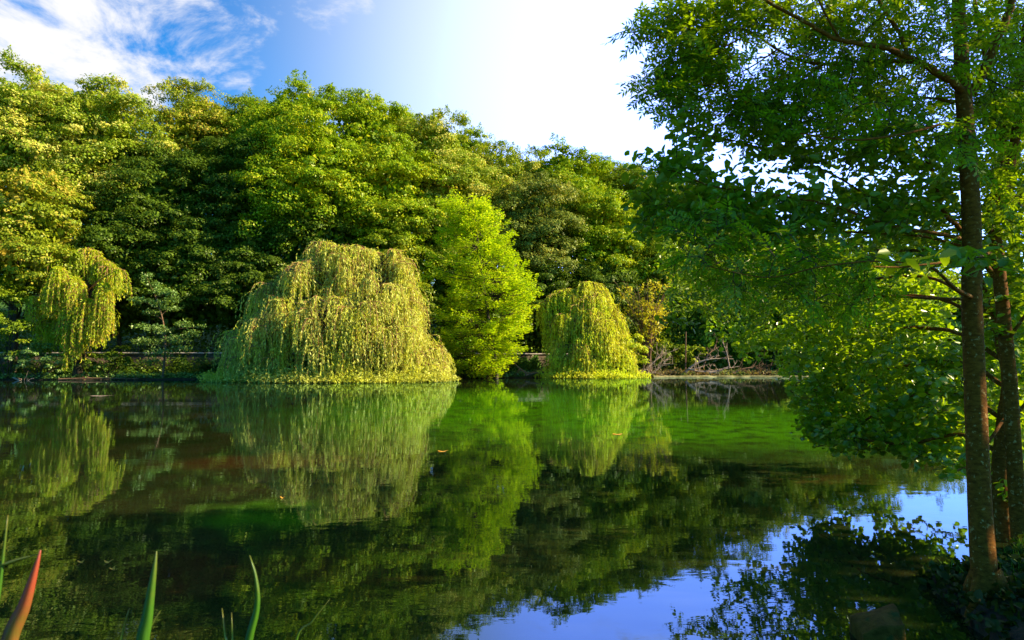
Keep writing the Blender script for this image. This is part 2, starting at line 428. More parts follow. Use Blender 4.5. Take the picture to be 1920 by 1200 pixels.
# back row, middle row, lower row: label, px, top, half width, bottom, distance, material
GB = 'woodland trees above the far bank'
FOREST = [
 ('tall tree with golden tipped leaves at the left edge of the skyline', 50, 124, 125, 470, 56, 'golden', {}),
 ('tall golden green tree on the skyline left of the blue notch', 205, 140, 92, 500, 57, 'golden', {}),
 ('orange tinted tree top on the skyline right of the blue notch', 375, 160, 98, 440, 66, 'orange', {}),
 ('tallest vivid green tree with upright leafy tips', 560, 135, 105, 470, 62, 'vivid', {}),
 ('vivid green tree with spiky top just right of the tallest tree', 680, 150, 82, 470, 63, 'vivid', {}),
 ('yellow green tree stepping down the skyline above the bright lime tree', 805, 203, 88, 500, 66, 'golden', {}),
 ('lighter golden green tree low on the middle of the skyline', 925, 248, 80, 520, 70, 'golden', {}),
 ('round headed green tree on the skyline under the white sky', 1062, 246, 84, 530, 72, 'vivid', {}),
 ('dark topped tree on the skyline beside the overhanging leaves', 1190, 278, 82, 560, 74, 'green', {}),
 ('green tree seen through the gaps left of the foreground trunk', 1320, 335, 95, 620, 74, 'green', {}),
 ('green tree on the falling skyline right of the dark topped tree', 1255, 306, 75, 600, 78, 'green', {}),
 ('olive tree on the falling skyline seen through the leaves', 1385, 366, 80, 640, 76, 'olive', {}),
 ('small green tree on the falling skyline behind the dark leaves', 1520, 420, 80, 660, 72, 'green', {}),
 ('small golden tree where the skyline dips behind the curtain of leaves', 1655, 464, 80, 680, 68, 'golden', {}),
 ('golden tree low behind the overhanging branches', 1450, 400, 95, 650, 70, 'golden', {}),
 ('yellow green tree glimpsed behind the leaf curtain', 1590, 440, 95, 670, 66, 'vivid', {}),
 ('low yellow tree glimpsed just left of the speckled trunk', 1720, 490, 90, 680, 62, 'golden', {}),
 ('low yellow green tree behind the two foreground trunks', 1860, 520, 100, 690, 60, 'vivid', {}),
 ('golden green tree filling the skyline between the two left crowns', 128, 134, 85, 470, 60, 'golden', {}),
 ('green tree on the skyline left of the tallest tree', 470, 172, 75, 460, 68, 'green', {}),
 ('green tree on the skyline right of the spiky topped tree', 742, 186, 75, 480, 70, 'vivid', {}),
 ('yellow green tree on the skyline before the middle dip', 868, 218, 72, 500, 73, 'vivid', {}),
 ('golden tree on the skyline left of the round headed tree', 992, 258, 70, 520, 76, 'golden', {}),
 ('green tree on the skyline right of the round headed tree', 1128, 264, 72, 540, 78, 'vivid', {}),
 # middle
 ('orange tinged bushy tree above the left weeping willow', 45, 320, 125, 600, 50, 'orange', dict(leaf=.21)),
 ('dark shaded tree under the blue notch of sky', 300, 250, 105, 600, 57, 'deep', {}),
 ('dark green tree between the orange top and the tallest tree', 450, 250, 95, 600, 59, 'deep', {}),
 ('broad billowing vivid tree below the tallest tree', 600, 225, 120, 560, 58, 'vivid', dict(nb=32)),
 ('billowing green tree directly above the large weeping willow', 735, 270, 100, 600, 60, 'vivid', dict(nb=28)),
 ('golden green tree behind the top of the bright lime tree', 860, 290, 80, 600, 62, 'golden', {}),
 ('greyish olive tree just right of the bright lime tree', 1000, 322, 88, 600, 64, 'olive', dict(nb=28)),
 ('tree with pale lit billows above the right weeping willow', 1130, 340, 85, 640, 67, 'vivid', dict(nb=28)),
 ('dark tree behind the yellow bare stemmed shrub', 1250, 400, 80, 680, 68, 'green', {}),
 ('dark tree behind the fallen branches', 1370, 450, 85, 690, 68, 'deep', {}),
 ('shaded tree at the end of the mud spit', 1500, 490, 85, 695, 64, 'green', {}),
 # lower
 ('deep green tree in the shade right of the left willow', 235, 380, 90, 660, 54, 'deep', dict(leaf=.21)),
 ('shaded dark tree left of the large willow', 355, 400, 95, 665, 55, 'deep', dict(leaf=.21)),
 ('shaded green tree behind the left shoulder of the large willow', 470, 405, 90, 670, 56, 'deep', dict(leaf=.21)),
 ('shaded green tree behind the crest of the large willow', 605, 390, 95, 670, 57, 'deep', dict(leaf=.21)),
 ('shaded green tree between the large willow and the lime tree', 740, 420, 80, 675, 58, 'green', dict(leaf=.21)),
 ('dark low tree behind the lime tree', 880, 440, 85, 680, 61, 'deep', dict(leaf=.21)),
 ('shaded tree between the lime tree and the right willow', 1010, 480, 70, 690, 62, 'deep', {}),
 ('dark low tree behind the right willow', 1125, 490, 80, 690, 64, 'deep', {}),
]
for lab, px, top, hw, bot, Y, mt, kw in FOREST:
    if px > 820 and Y >= 66 and top < 480: top += 15
    tree('woodland_tree', lab, px, top, hw, bot, Y, mt, **kw)

# undergrowth mass filling the shade under the wood, with a few trunks showing
def undergrowth(name, label, pts, mat, n, leaf, h, w=1.2, kind='stuff'):
    """pts: polyline of world (x, y) with height h: hummocks of small leaves along it"""
    lv = Leaves(); c = curve(pts, 30); k = len(c)
    idx = R.integers(0, k, n); t = R.random(n)
    hh = h*(.55+.45*np.abs(np.sin(np.arange(k)*.55+R.uniform(0, 6))))
    x = c[idx, 0] + R.normal(size=n)*w*.5; y = c[idx, 1] + R.normal(size=n)*w*.4
    z = ground_z(x, y); z = np.maximum(z, 0) + hh[idx]*t
    nn = unit(R.normal(size=(n, 3))*.7 + np.array((0, -.3, .8)))
    s = leaf*R.uniform(.5, 1.4, n)
    lv.add(np.stack([x, y, z], 1), rdir(n), nn, s, s*.6)
    o = lv.build(name, M[mat]); tag(o, label, None, kind=kind); return o
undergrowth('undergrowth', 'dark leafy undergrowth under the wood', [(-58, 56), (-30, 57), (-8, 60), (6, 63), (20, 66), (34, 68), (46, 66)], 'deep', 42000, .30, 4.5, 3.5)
undergrowth('bank_plants', 'low green plants along the far waterline', [(-46, 46.2), (-30, 48.6), (-20, 49.6), (-8, 51), (2, 54.5), (9, 57.2)], 'sapling', 7000, .16, .4, .7)
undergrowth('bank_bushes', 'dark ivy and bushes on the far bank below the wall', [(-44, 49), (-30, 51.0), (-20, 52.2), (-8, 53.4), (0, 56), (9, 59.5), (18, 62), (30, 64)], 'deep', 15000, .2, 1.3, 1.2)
undergrowth('right_bank_bushes', 'dark bushes on the bank behind the fallen branches', [(12, 61), (20, 63), (30, 64), (42, 62)], 'green', 9000, .25, 2.6, 2.0)

# retaining wall with pale coping
def wall(name, label, pts, z0, z1, mat, cop):
    t = thing(name, (pts[0][0], pts[0][1], z0), label, 'wall')
    c = curve([(a, b) for a, b in pts], 8); n = len(c)
    d = unit(np.gradient(c, axis=0)); nrm = np.stack([-d[:, 1], d[:, 0]], 1)
    def prism(o0, o1, za, zb, nm, m):
        a = c + nrm*o0; b = c + nrm*o1; z_a = np.full(n, za); z_b = zb + .015*R.normal(size=n)
        v = np.concatenate([np.column_stack([a, z_a]), np.column_stack([a, z_b]), np.column_stack([b, z_b]), np.column_stack([b, z_a])])
        f = []
        for k in range(4):
            k2 = (k+1) % 4
            for i in range(n-1): f.append((k*n+i, k*n+i+1, k2*n+i+1, k2*n+i))
        f += [(0, n, 2*n, 3*n), (n-1, 4*n-1, 3*n-1, 2*n-1)]
        mesh_obj(nm, v, np.array(f, dtype=np.int32), m, t)
    prism(0, .4, z0, z1, 'stonework', mat); prism(-.08, .48, z1+.004, z1+.14, 'coping', cop)
    return t
M['stone'] = rough_mat('wall_stone', (.07, .05, .035), (.16, .11, .07), 2.5, 1.0, (.04, .07, .02), .8, stretch=(1, 1, 2.2), bd=.08)
M['coping'] = rough_mat('coping_stone', (.35, .28, .22), (.55, .46, .38), 4, .5, (.15, .14, .08), 2)
wall('retaining_wall', 'brown stone retaining wall with pale coping left of the large willow', [(-43, 50.2), (-32, 51.6), (-21, 52.9)], .2, 2.05, M['stone'], M['coping'])
wall('retaining_wall', 'short length of pale coped wall showing between the lime tree and the right willow', [(-21+.6, 53), (-8, 54.7), (0, 57.2), (6, 59.6)], .2, 2.05, M['stone'], M['coping'])
undergrowth('shore_litter', 'brown reeds twigs and litter along the far right shore', [(11, 57.4), (18, 58.5), (27, 59.5), (36, 59.5)], 'litter', 5000, .22, .5, .9)
# wire fence on the terrace
ft = thing('wire_fence', (-38, 51.9, 2.1), 'thin wire fence on posts just above the left stretch of wall', 'fence')
wp = Tubes()
fpts = curve([(-42, 51.0), (-32, 52.3), (-21.5, 53.6)], 6)
for z in (2.45, 2.7): wp.add(np.column_stack([fpts, np.full(len(fpts), z)]), .007, 4)
wp.build('wire', M['bark'], ft)
for i in range(0, len(fpts), 2):
    q = Tubes(); q.add([(fpts[i][0], fpts[i][1], 1.9), (fpts[i][0], fpts[i][1], 2.78)], [.04, .035], 6); q.build('post', M['bark'], ft)

# ---------------------------------------------------------------- weeping willows
def willow(name, label, Y, outline, base_py, mat, n_casc, strands, leaf, depth_ratio=.55, casc=None, twig='twig_red', drop=(.5, 1.0), cr=(.9, 1.9), waterline=0.03, lmax=(.8, 3.0), skirt=None, ld=1.0):
    """outline: (px, top py) pairs; cascades of hanging strands fill a dome with that skyline"""
    outline = sorted(outline); ox = [P(a, b, Y)[0] for a, b in outline]; oz = [P(a, b, Y)[2] for a, b in outline]
    x0, x1 = ox[0], ox[-1]; xc = (x0+x1)/2; half = (x1-x0)/2
    bx = xc if casc is None else casc.get('trunk', xc)
    t = thing(name, (bx, Y, max(float(ground_z(bx, Y)), -.6)), label, 'tree')
    lv = Leaves(); tw = Tubes(); tb = Tubes()
    tops = []
    for i in range(n_casc):
        x = R.uniform(x0+.7, x1-.7); top = float(np.interp(x, ox, oz))
        e = math.sqrt(max(0.02, 1-((x-xc)/half)**2)); v = R.uniform(-1, 1)*e
        yy = v*half*depth_ratio
        f = math.sqrt(max(0, 1-v*v/max(e*e, .01)*.9))
        h = max(.5, top*(.25+.75*f)) 
        if v < 0: h *= R.uniform(.28, 1.0)**.7     # inner shelves on the near face
        tops.append((x, Y+yy, h))
    for j in range(int(n_casc*.26)):     # low front shelves
        x = R.uniform(x0+.5, x1-.5); e = math.sqrt(max(0.02, 1-((x-xc)/half)**2)); top = float(np.interp(x, ox, oz))
        tops.append((x, Y - R.uniform(.7, 1.0)*e*half*depth_ratio, top*R.uniform(.15, .55)+.4))
    for j in range(int(n_casc*.35)):     # skyline cascades
        x = R.uniform(x0+.5, x1-.5); top = float(np.interp(x, ox, oz)); tops.append((x, Y+R.uniform(-.12, .12)*half, top))
    rt = float(np.interp(bx, ox, oz))
    root = np.array((bx, Y, t.location[2]))
    tb.add(curve([root, root+(.25, .1, rt*.3), root+(-.1, 0, rt*.62)], 5), np.linspace(.34, .2, 11), 9, .04)
    for (x, y, h) in tops:
        c = np.array((x, y, h)); r = R.uniform(*cr)*min(1, .45+h/6)
        a = root + np.array((0, 0, rt*R.uniform(.25, .6))); mid = (a+c)/2 + np.array((0, 0, .35*abs(h)*.4))
        mid[2] = min(mid[2], h*.98)
        tb.add(curve([a, mid, c-np.array((0, 0, .12))], 5), np.linspace(.09, .02, 11), 5)
        ns = int(strands*R.uniform(.6, 1.3))
        outw = np.array((x-xc, (y-Y)*1.6, 0)); outw = outw/max(np.linalg.norm(outw), .3)
        for s in range(ns):
            az = R.uniform(0, 2*math.pi); d = np.array((math.cos(az), math.sin(az), 0)) + outw*.3
            rr = r*R.uniform(.15, 1.0); L0 = min(h - waterline, R.uniform(*drop)*h+.3)
            L0 = min(L0, R.uniform(*lmax))
            seg = max(4, int(L0/.30)); q = np.linspace(0, 1, seg)
            pts = c + d*rr*(1-np.exp(-q*4.0))[:, None] + np.array((0, 0, 1))*(.16*rr*np.sin(np.minimum(q*6, math.pi)) - L0*np.maximum(0, q-.06)**1.15)[:, None]
            pts += np.cumsum(R.normal(size=pts.shape)*np.array((.02, .02, .0)), 0)
            pts[:, 2] = np.maximum(pts[:, 2], waterline + .02)
            if s % 3 == 0: tw.add(pts, np.linspace(R.choice([.016, .035]), .007, seg), 3)
            m = int(L0/(leaf*.42)*ld)+3
            u = R.random(m)**.8*(seg-1); i0 = np.minimum(u.astype(int), seg-2); fr = (u-i0)[:, None]
            p = pts[i0]*(1-fr) + pts[i0+1]*fr
            td = unit(pts[i0+1]-pts[i0]); dd = unit(td*.9 + R.normal(size=(m, 3))*.38 + np.array((0, 0, -.25)))
            nn = unit(R.normal(size=(m, 3))*.75 + outw*.5 + np.array((0, 0, .35)))
            sz = leaf*R.uniform(.6, 1.3, m)
            lv.add(p, dd, nn, sz, sz*.30)
    if skirt:     # foliage trailing flat on the water
        pa, pb, yh, cnt = skirt
        for pxx in np.linspace(pa, pb, cnt):
            c = P(pxx, base_py, Y-half*depth_ratio*.9*math.sqrt(max(0.05, 1-((pxx-(pa+pb)/2)/((pb-pa)/2+8))**2)) - .2)
            m = 420; g_ = rdir(m)*(R.random(m)**.4)[:, None]
            hh = yh*R.uniform(.3, 1.3)
            p = np.array((c[0], c[1], 0)) + g_*np.array((1.0, 1.5, hh)); p[:, 2] = np.abs(p[:, 2])+.06
            sz = leaf*R.uniform(.6, 1.2, m)
            lv.add(p, unit(R.normal(size=(m, 3))+(0, -.3, -.1)), unit(R.normal(size=(m, 3))*.6+(.1, -.1, .9)), sz, sz*.42)
    lv.build('crown', M[mat], t); tw.build('strand', M[twig], t); tb.build('trunk', M['bark'], t)
    return t
willow('weeping_willow', 'large pale olive weeping willow trailing on the water in the middle of the pond edge', 46,
       [(425, 700), (440, 625), (468, 603), (495, 552), (530, 524), (568, 500), (590, 468), (620, 457), (650, 468), (675, 462), (705, 480), (735, 466), (752, 500), (765, 530), (782, 575), (783, 628), (808, 648), (832, 662), (846, 698)],
       708, 'willow', 240, 32, .22, cr=(.35, 1.7), lmax=(.6, 3.2), skirt=(398, 838, 1.0, 38), casc={'trunk': P(650, 700, 46)[0]})
willow('weeping_willow', 'bright yellow weeping willow between the lime tree and the bare shrub', 54,
       [(1012, 640), (1018, 575), (1040, 552), (1068, 540), (1085, 545), (1100, 528), (1120, 530), (1135, 560), (1150, 590), (1168, 625), (1185, 680), (1192, 700)],
       705, 'willow_yellow', 120, 34, .24, cr=(.5, 1.1), lmax=(.7, 2.6), skirt=(1022, 1200, .7, 13))
willow('weeping_willow', 'golden green weeping willow with separate hanging curtains at the left', 49,
       [(78, 560), (90, 480), (112, 470), (140, 480), (168, 460), (185, 482), (205, 500), (226, 510)],
       700, 'willow_gold', 26, 46, .23, drop=(.2, .55), cr=(.7, 1.3), depth_ratio=.5)

# extra curtains of the left willow
lw = [o for o in bpy.data.objects if o.get('label', '').startswith('golden green weeping')][0]
lv = Leaves(); tw = Tubes()
for (px, top, bot, r, cnt) in [(60, 555, 622, .5, 40), (92, 540, 600, .5, 34), (128, 575, 650, .7, 60), (150, 565, 690, .9, 90), (180, 600, 655, .8, 70), (125, 640, 700, .3, 22), (205, 580, 640, .5, 30), (222, 505, 545, .35, 24), (140, 520, 600, 1.0, 90), (110, 500, 610, 1.0, 90), (165, 560, 650, 1.0, 110), (195, 530, 640, .8, 80)]:
    c = P(px, top, 46.6)
    a = P(150, 560, 49)
    tw.add(curve([a, (a+c)/2+(0, 0, .3), c], 6), np.linspace(.06, .02, 13), 5)
    for s in range(cnt):
        az = R.uniform(0, 6.28); d = np.array((math.cos(az), math.sin(az), 0)); rr = r*R.uniform(.1, 1)
        L0 = (bot-top)/F*46.6*R.uniform(.5, 1.0); q = np.linspace(0, 1, 9)
        pts = c + d*rr*(1-np.exp(-q*4))[:, None] + np.array((0, 0, 1))*(-L0*np.maximum(0, q-.06)**1.15)[:, None]
        tw.add(pts[::2], .009, 3)
        m = int(L0/.09)+3; u = R.random(m)*8; i0 = np.minimum(u.astype(int), 7); p = pts[i0] + (u-i0)[:, None]*(pts[i0+1]-pts[i0])
        lv.add(p, unit(unit(pts[i0+1]-pts[i0])+R.normal(size=(m, 3))*.4), unit(R.normal(size=(m, 3))*.8+(.3, -.2, .35)), .22, .065)
lv.build('hanging_curtain', M['willow_gold'], lw); tw.build('branch', M['twig_red'], lw)

# ---------------------------------------------------------------- lime-green tree with layered sprays
def layered_tree(name, label, Y, outline_l, outline_r, base_py, px_c, mat, n_spray, leaf, per):
    """outlines: (py, px) for the left and right edge; flat leafy sprays around a central stem"""
    t = thing(name, tuple(P(px_c, base_py, Y)*np.array((1, 1, 0)) + np.array((0, 0, float(ground_z(P(px_c, base_py, Y)[0], Y))))), label, 'tree')
    lv = Leaves(); tb = Tubes()
    pys = [a for a, b in outline_l]; top, bot = pys[0], pys[-1]
    root = np.array(t.location); apex = P(px_c-40, top+8, Y)
    st = curve([root, root+(.2, 0, 2.2), (root+apex)/2+(.2, 0, 0), apex], 6)
    tb.add(st, np.linspace(.26, .03, len(st)), 8)
    for i in range(n_spray):
        py = top + (bot-top)*R.random()**.85
        xl = np.interp(py, pys, [b for a, b in outline_l]); xr = np.interp(py, [a for a, b in outline_r], [b for a, b in outline_r])
        c0 = P((xl+xr)/2, py, Y); hw = (xr-xl)/2/F*Y
        az = R.uniform(0, 2*math.pi)
        ext = R.uniform(.35, 1.0)**.6 * (R.uniform(1.05, 1.35) if R.random() < .2 else 1)
        e = np.array((math.cos(az)*hw*ext, math.sin(az)*hw*ext*.85, 0)); end = c0 + e
        d = unit(e[None])[0]; rise = .15 + .45*(1-(py-top)/(bot-top))
        base = st[np.argmin(np.abs(st[:, 2]-(end[2]-rise*1.2)))]
        ln = R.uniform(1.0, 1.9); start = end - d*ln - np.array((0, 0, rise*ln))
        if i % 2 == 0: tb.add(curve([base, (base+start)/2+(0, 0, -.1), start, end-(0, 0, .05)], 4), np.linspace(.05, .01, 13), 4)
        m = int(per*R.uniform(.7, 1.3)); u = R.random(m); s = (R.random(m)-.5)*2
        side = np.array((-d[1], d[0], 0)); wd = .62*np.sin(np.pi*np.clip(u*.85+.12, 0, 1))
        p = start + (end-start)*u[:, None] + side*(s*wd)[:, None] + np.array((0, 0, 1))*(R.normal(size=m)*.13 - .22*u**2*ln*.3 - .12*np.abs(s))[:, None]
        nn = unit(R.normal(size=(m, 3))*.5 + np.array((0, 0, 1.0)) + d*.25)
        dd = unit(d*1.0 + side*(s*.9)[:, None] + R.normal(size=(m, 3))*.25 + (0, 0, .12*R.random()))
        sz = leaf*R.uniform(.65, 1.3, m); lv.add(p, dd, nn, sz, sz*.6)
    lv.build('crown', M[mat], t); tb.build('trunk', M['bark'], t); return t
layered_tree('lime_green_tree', 'bright lime green tree with layered sprays between the two big willows', 51,
             [(360, 812), (400, 815), (450, 805), (520, 822), (560, 812), (600, 800), (650, 795), (700, 805)],
             [(360, 905), (400, 955), (450, 980), (520, 1015), (560, 1015), (600, 1010), (650, 990), (700, 955)], 700, 925, 'lime', 600, .20, 100)

# ---------------------------------------------------------------- shrubs and saplings
def shrub(name, label, px, top, hw, bot, Y, mat, cat='shrub', nb=9, nc=8, nl=40, leaf=.18, stems=7, bark='twig', **kw):
    pt = P(px, top, Y); pb = P(px, bot, Y); x = pt[0]; gz = max(float(ground_z(x, Y)), 0)
    t = thing(name, (x, Y, gz), label, cat); lv = Leaves(); rx = hw/F*Y; rz = (pt[2]-pb[2])/2; cz = (pt[2]+pb[2])/2
    bc = crown_leaves(lv, (x, Y, cz), (rx, rx*.8, rz), nb, nc, nl, leaf, **kw)
    lv.build('foliage', M[mat], t); tb = Tubes(); r = np.array((x, Y, gz-.05))
    for b in bc[:stems]: tb.add(curve([r + R.normal(size=3)*(.1, .1, 0), (r+b)/2 + R.normal(size=3)*.15, b], 5), np.linspace(.05, .01, 11), 5)
    tb.build('stem', M[bark], t); return t
# the slim sapling: a leading stem with separate leafy tiers
def sapling():
    Y = 48.5; r = P(305, 708, Y); r[2] = .1
    t = thing('sapling', tuple(r), 'slim young tree with pale leaf tiers between the left and the large willow', 'tree')
    tb = Tubes(); lv = Leaves(); top = P(272, 512, Y)
    st = curve([r, P(310, 640, Y), P(300, 580, Y), top], 6); tb.add(st, np.linspace(.09, .015, len(st)), 6)
    for (px, py, hx, hz) in [(275, 520, .5, .35), (290, 533, .6, .3), (300, 545, .8, .3), (320, 548, .5, .3), (262, 562, .9, .22), (298, 568, .9, .3), (325, 560, .6, .3), (318, 578, .9, .25), (285, 585, .7, .25), (270, 612, 1.0, .3), (300, 618, 1.1, .35), (345, 608, .8, .3), (362, 625, .8, .35), (330, 636, 1.2, .4), (275, 640, 1.1, .4), (300, 660, 1.3, .4), (258, 640, .6, .2), (378, 612, .4, .12), (340, 655, .9, .35), (285, 678, 1.0, .3)]:
        c = P(px, py, Y+R.uniform(-.8, .8)); m = int(240*hx); g_ = rdir(m)*(R.random(m)**.5)[:, None]
        sz = .20*R.uniform(.6, 1.2, m)
        lv.add(c+g_*np.array((hx, hx, hz)), rdir(m), unit(R.normal(size=(m, 3))*.5+(.1, -.1, .9)), sz, sz*.6)
        a = st[np.argmin(np.abs(st[:, 2]-(c[2]-.5)))]; tb.add(curve([a, (a+c)/2, c], 4), np.linspace(.03, .008, 9), 4)
    lv.build('crown', M['sapling'], t); tb.build('trunk', M['dead_dark'], t)
sapling()
# fern-like bush: arching fronds
def fern_bush(px, py, Y, label):
    c = P(px, py, Y); c[2] = float(ground_z(c[0], Y))
    t = thing('fern', tuple(c), label, 'fern'); lv = Leaves(); tb = Tubes()
    for i in range(42):
        az = R.uniform(0, 6.28); L0 = R.uniform(1.3, 2.3); d = np.array((math.cos(az), math.sin(az), 0)); q = np.linspace(0, 1, 10)
        el = R.uniform(.7, 1.5)
        pts = c + d*(q*L0*.75)[:, None] + np.array((0, 0, 1))*(L0*el*q*.85 - L0*.55*q**2.3)[:, None]
        tb.add(pts, np.linspace(.018, .005, 10), 3); m = 46; u = np.repeat(np.linspace(.15, .99, m//2), 2)*9
        i0 = np.minimum(u.astype(int), 8); p = pts[i0] + (u-i0)[:, None]*(pts[i0+1]-pts[i0]); sg = np.tile([1, -1], m//2)[:, None]
        side = np.array((-d[1], d[0], 0)); ln = .36*np.sin(np.pi*(u/9)**.7)+.07
        lv.add(p, unit(side*sg + d*.35 + (0, 0, .05)), unit(R.normal(size=(m, 3))*.15+(0, 0, 1)), ln, .09)
    lv.build('frond', M['sapling'], t); tb.build('stalk', M['twig'], t)
fern_bush(397, 700, 50.5, 'light green fern with arching fronds against the wall left of the large willow')
shrub('bush', 'dark leafed bush on the left bank at the edge of the picture', 20, 520, 75, 712, 47.5, 'green', nb=14, nc=10, nl=70, leaf=.16)
shrub('bush', 'low bush with a few lit leaves under the left willow', 75, 640, 62, 712, 47.6, 'sapling', nb=10, nc=9, nl=50, leaf=.14)
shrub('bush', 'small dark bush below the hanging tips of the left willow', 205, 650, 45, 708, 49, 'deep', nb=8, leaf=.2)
shrub('bush', 'rounded green shrub at the foot of the lime tree', 850, 650, 70, 700, 53, 'green', nb=12, leaf=.2)
shrub('bush', 'thin leafy shrub beside the leaning dead branch', 905, 655, 35, 698, 54, 'sapling', nb=7, nl=24, leaf=.2)
shrub('bush', 'golden leafed shrub at the right foot of the yellow willow', 1178, 622, 34, 706, 54.5, 'willow_gold', nb=13, nc=9, leaf=.18, bark='twig_red')
shrub('bush', 'deep green mound behind the tangle of pale twigs', 1255, 640, 60, 700, 61, 'green', nb=12, leaf=.22)
shrub('bush', 'green bush over the left end of the brushwood', 1325, 645, 55, 700, 63, 'deep', nb=9, leaf=.22)
shrub('bush', 'pale green bush overhanging the mud spit', 1440, 610, 60, 690, 62, 'vivid', nb=11, leaf=.24)
# bare stemmed yellow shrub
def bare_shrub():
    Y = 56; r = P(1215, 700, Y); r[2] = .2
    t = thing('bare_shrub', tuple(r), 'tall sparse shrub with reddish bare stems and yellow leaves at the tips', 'shrub'); tb = Tubes(); lv = Leaves()
    for i in range(46):
        tip = P(R.uniform(1155, 1258), R.uniform(522, 600), Y+R.uniform(-1, 1)); mid = r*.45+tip*.55 + (-(tip[0]-r[0])*.25, 0, .3)
        c = curve([r+R.normal(size=3)*(.15, .15, 0), mid, tip], 8); tb.add(c, np.linspace(.055, .012, len(c)), 4)
        for k in range(6):
            j = int(R.integers(6, len(c))); e = c[j] + unit(R.normal(size=(1, 3))+(0, 0, .8))[0]*R.uniform(.4, .9); tb.add([c[j], e], [.014, .006], 3)
            if R.random() < .7:
                m = 12; sz = .28*R.uniform(.6, 1.2, m); lv.add(e+R.normal(size=(m, 3))*.16, rdir(m), unit(R.normal(size=(m, 3))*.6+(0, 0, .7)), sz, sz*.6)
    lv.build('leaf_tuft', M['yellow'], t); tb.build('stem', M['dead_dark'], t)
bare_shrub()

# dead branches
def dead_branch(label, pts, r0, ntw, mat='dead', spread=.9, name='dead_branch'):
    """pts in (px, py, Y); the branch forks repeatedly"""
    w_ = curve([P(*p) for p in pts], 7); r0 *= 1.35; t = Tubes(); t.add(w_, np.linspace(r0, r0*.25, len(w_)), 6, .06)
    for i in range(ntw):
        j = int(R.integers(2, len(w_)-1)); d = unit((w_[-1]-w_[0])[None])[0]; e = w_[j] + (d*.6 + R.normal(size=3)*(.6, .4, .5)+(0, 0, .25))*spread*R.uniform(.4, 1.2)
        e[2] = max(e[2], .03); c = curve([w_[j], (w_[j]+e)/2+R.normal(size=3)*.1, e], 4); t.add(c, np.linspace(r0*.4, r0*.1, len(c)), 4)
        for k in range(2):
            e2 = e + (R.normal(size=3)*.35+(0, 0, .1))*spread*.6; e2[2] = max(e2[2], .03); t.add([c[-3], e2], [r0*.18, r0*.06], 3)
    o = t.build(name, M[mat], origin=tuple(w_[0])); return tag(o, label, 'branch', 'dead wood along the far shore')
dead_branch('orange brown dead branch slanting down to the water between lime tree and yellow willow', [(950, 662, 53), (968, 685, 52.5), (990, 704, 52)], .09, 7, 'dead_dark')
dead_branch('low dead branch lying along the shore under the wall', [(985, 703, 52), (1020, 698, 53), (1045, 706, 52)], .08, 7, 'dead_dark')
dead_branch('thin pale upright snag at the shore left of the slanting branch', [(934, 712, 52), (932, 695, 52.3), (940, 680, 52.6)], .05, 4, 'dead_dark')
dead_branch('fan of pale twigs leaning out of the golden shrub', [(1195, 705, 54), (1225, 680, 54.5), (1245, 655, 55)], .06, 22, 'dead', 1.3)
dead_branch('mass of tangled pale twigs right of the golden shrub', [(1205, 706, 53.5), (1230, 695, 54), (1252, 672, 54.5)], .06, 26, 'dead', 1.2)
dead_branch('long arched fallen branch, the highest of the fallen ones', [(1285, 698, 57), (1305, 682, 57), (1335, 673, 57), (1375, 673, 57.5)], .10, 12, 'dead')
dead_branch('thin fallen branch rising upright with bare side twigs', [(1368, 690, 57), (1362, 660, 57.2), (1352, 635, 57.5)], .06, 9, 'dead', 1.1)
dead_branch('pale fallen branch lying low across the spit', [(1290, 692, 56), (1320, 697, 56), (1365, 690, 56.5)], .09, 12, 'dead')
dead_branch('slanting brown branch rising to the left above the spit', [(1318, 690, 57), (1328, 665, 57.5), (1348, 650, 58)], .07, 8, 'dead_dark', 1.1)
dead_branch('fine brushwood heaped at the right end of the spit', [(1375, 700, 56), (1400, 690, 56.3), (1440, 693, 56.6)], .05, 24, 'dead_dark', 1.1)
dead_branch('bleached stub with a white broken end on the spit', [(1330, 699, 55.6), (1350, 695, 55.6), (1366, 687, 55.6)], .10, 3, 'dead', .6)
dead_branch('brown branch half sunk along the left bank', [(110, 711, 47), (180, 709, 47.3), (260, 710, 47.8)], .06, 8, 'dead_dark', .6)
dead_branch('thin forked branch at the foot of the left edge bush', [(25, 708, 46.5), (45, 716, 46), (62, 708, 46)], .05, 4, 'dead', .5)
# mud spit
sp = curve([P(1225, 704, 55)[:2], P(1330, 704, 55.5)[:2], P(1430, 704, 55)[:2], P(1545, 704, 53.5)[:2]], 14); n = len(sp)
wd = (.25+.5*R.random(n))*np.sin(np.linspace(.15, math.pi-.15, n))**.6*(1+.2*R.normal(size=n))
v = []; 
for k, (o_, z_) in enumerate([(-1, -.15), (-.7, .06), (0, .16), (.7, .1), (1.3, -.15)]): v.append(np.column_stack([sp[:, 0], sp[:, 1]+o_*wd, np.full(n, z_)+.02*R.normal(size=n)]))
f = [(k*n+i, k*n+i+1, (k+1)*n+i+1, (k+1)*n+i) for k in range(4) for i in range(n-1)]
M['mud'] = rough_mat('spit_mud', (.12, .11, .03), (.40, .34, .14), 1.2, .5)
tag(mesh_obj('mud_spit', np.concatenate(v), np.array(f, dtype=np.int32), M['mud'], smooth=True), 'low sunlit spit of mud and scum at the far right shore', 'shoreline', kind='structure')
q = Tubes(); a = P(1285, 690, 58); b = P(1286, 622, 58); q.add([a-(0, 0, .4), (a+b)/2, b], [.07, .065, .06], 7, .03)
tag(q.build('post', M['dead_dark'], origin=tuple(a)), 'slim brown upright pole standing behind the fallen branches', 'post')

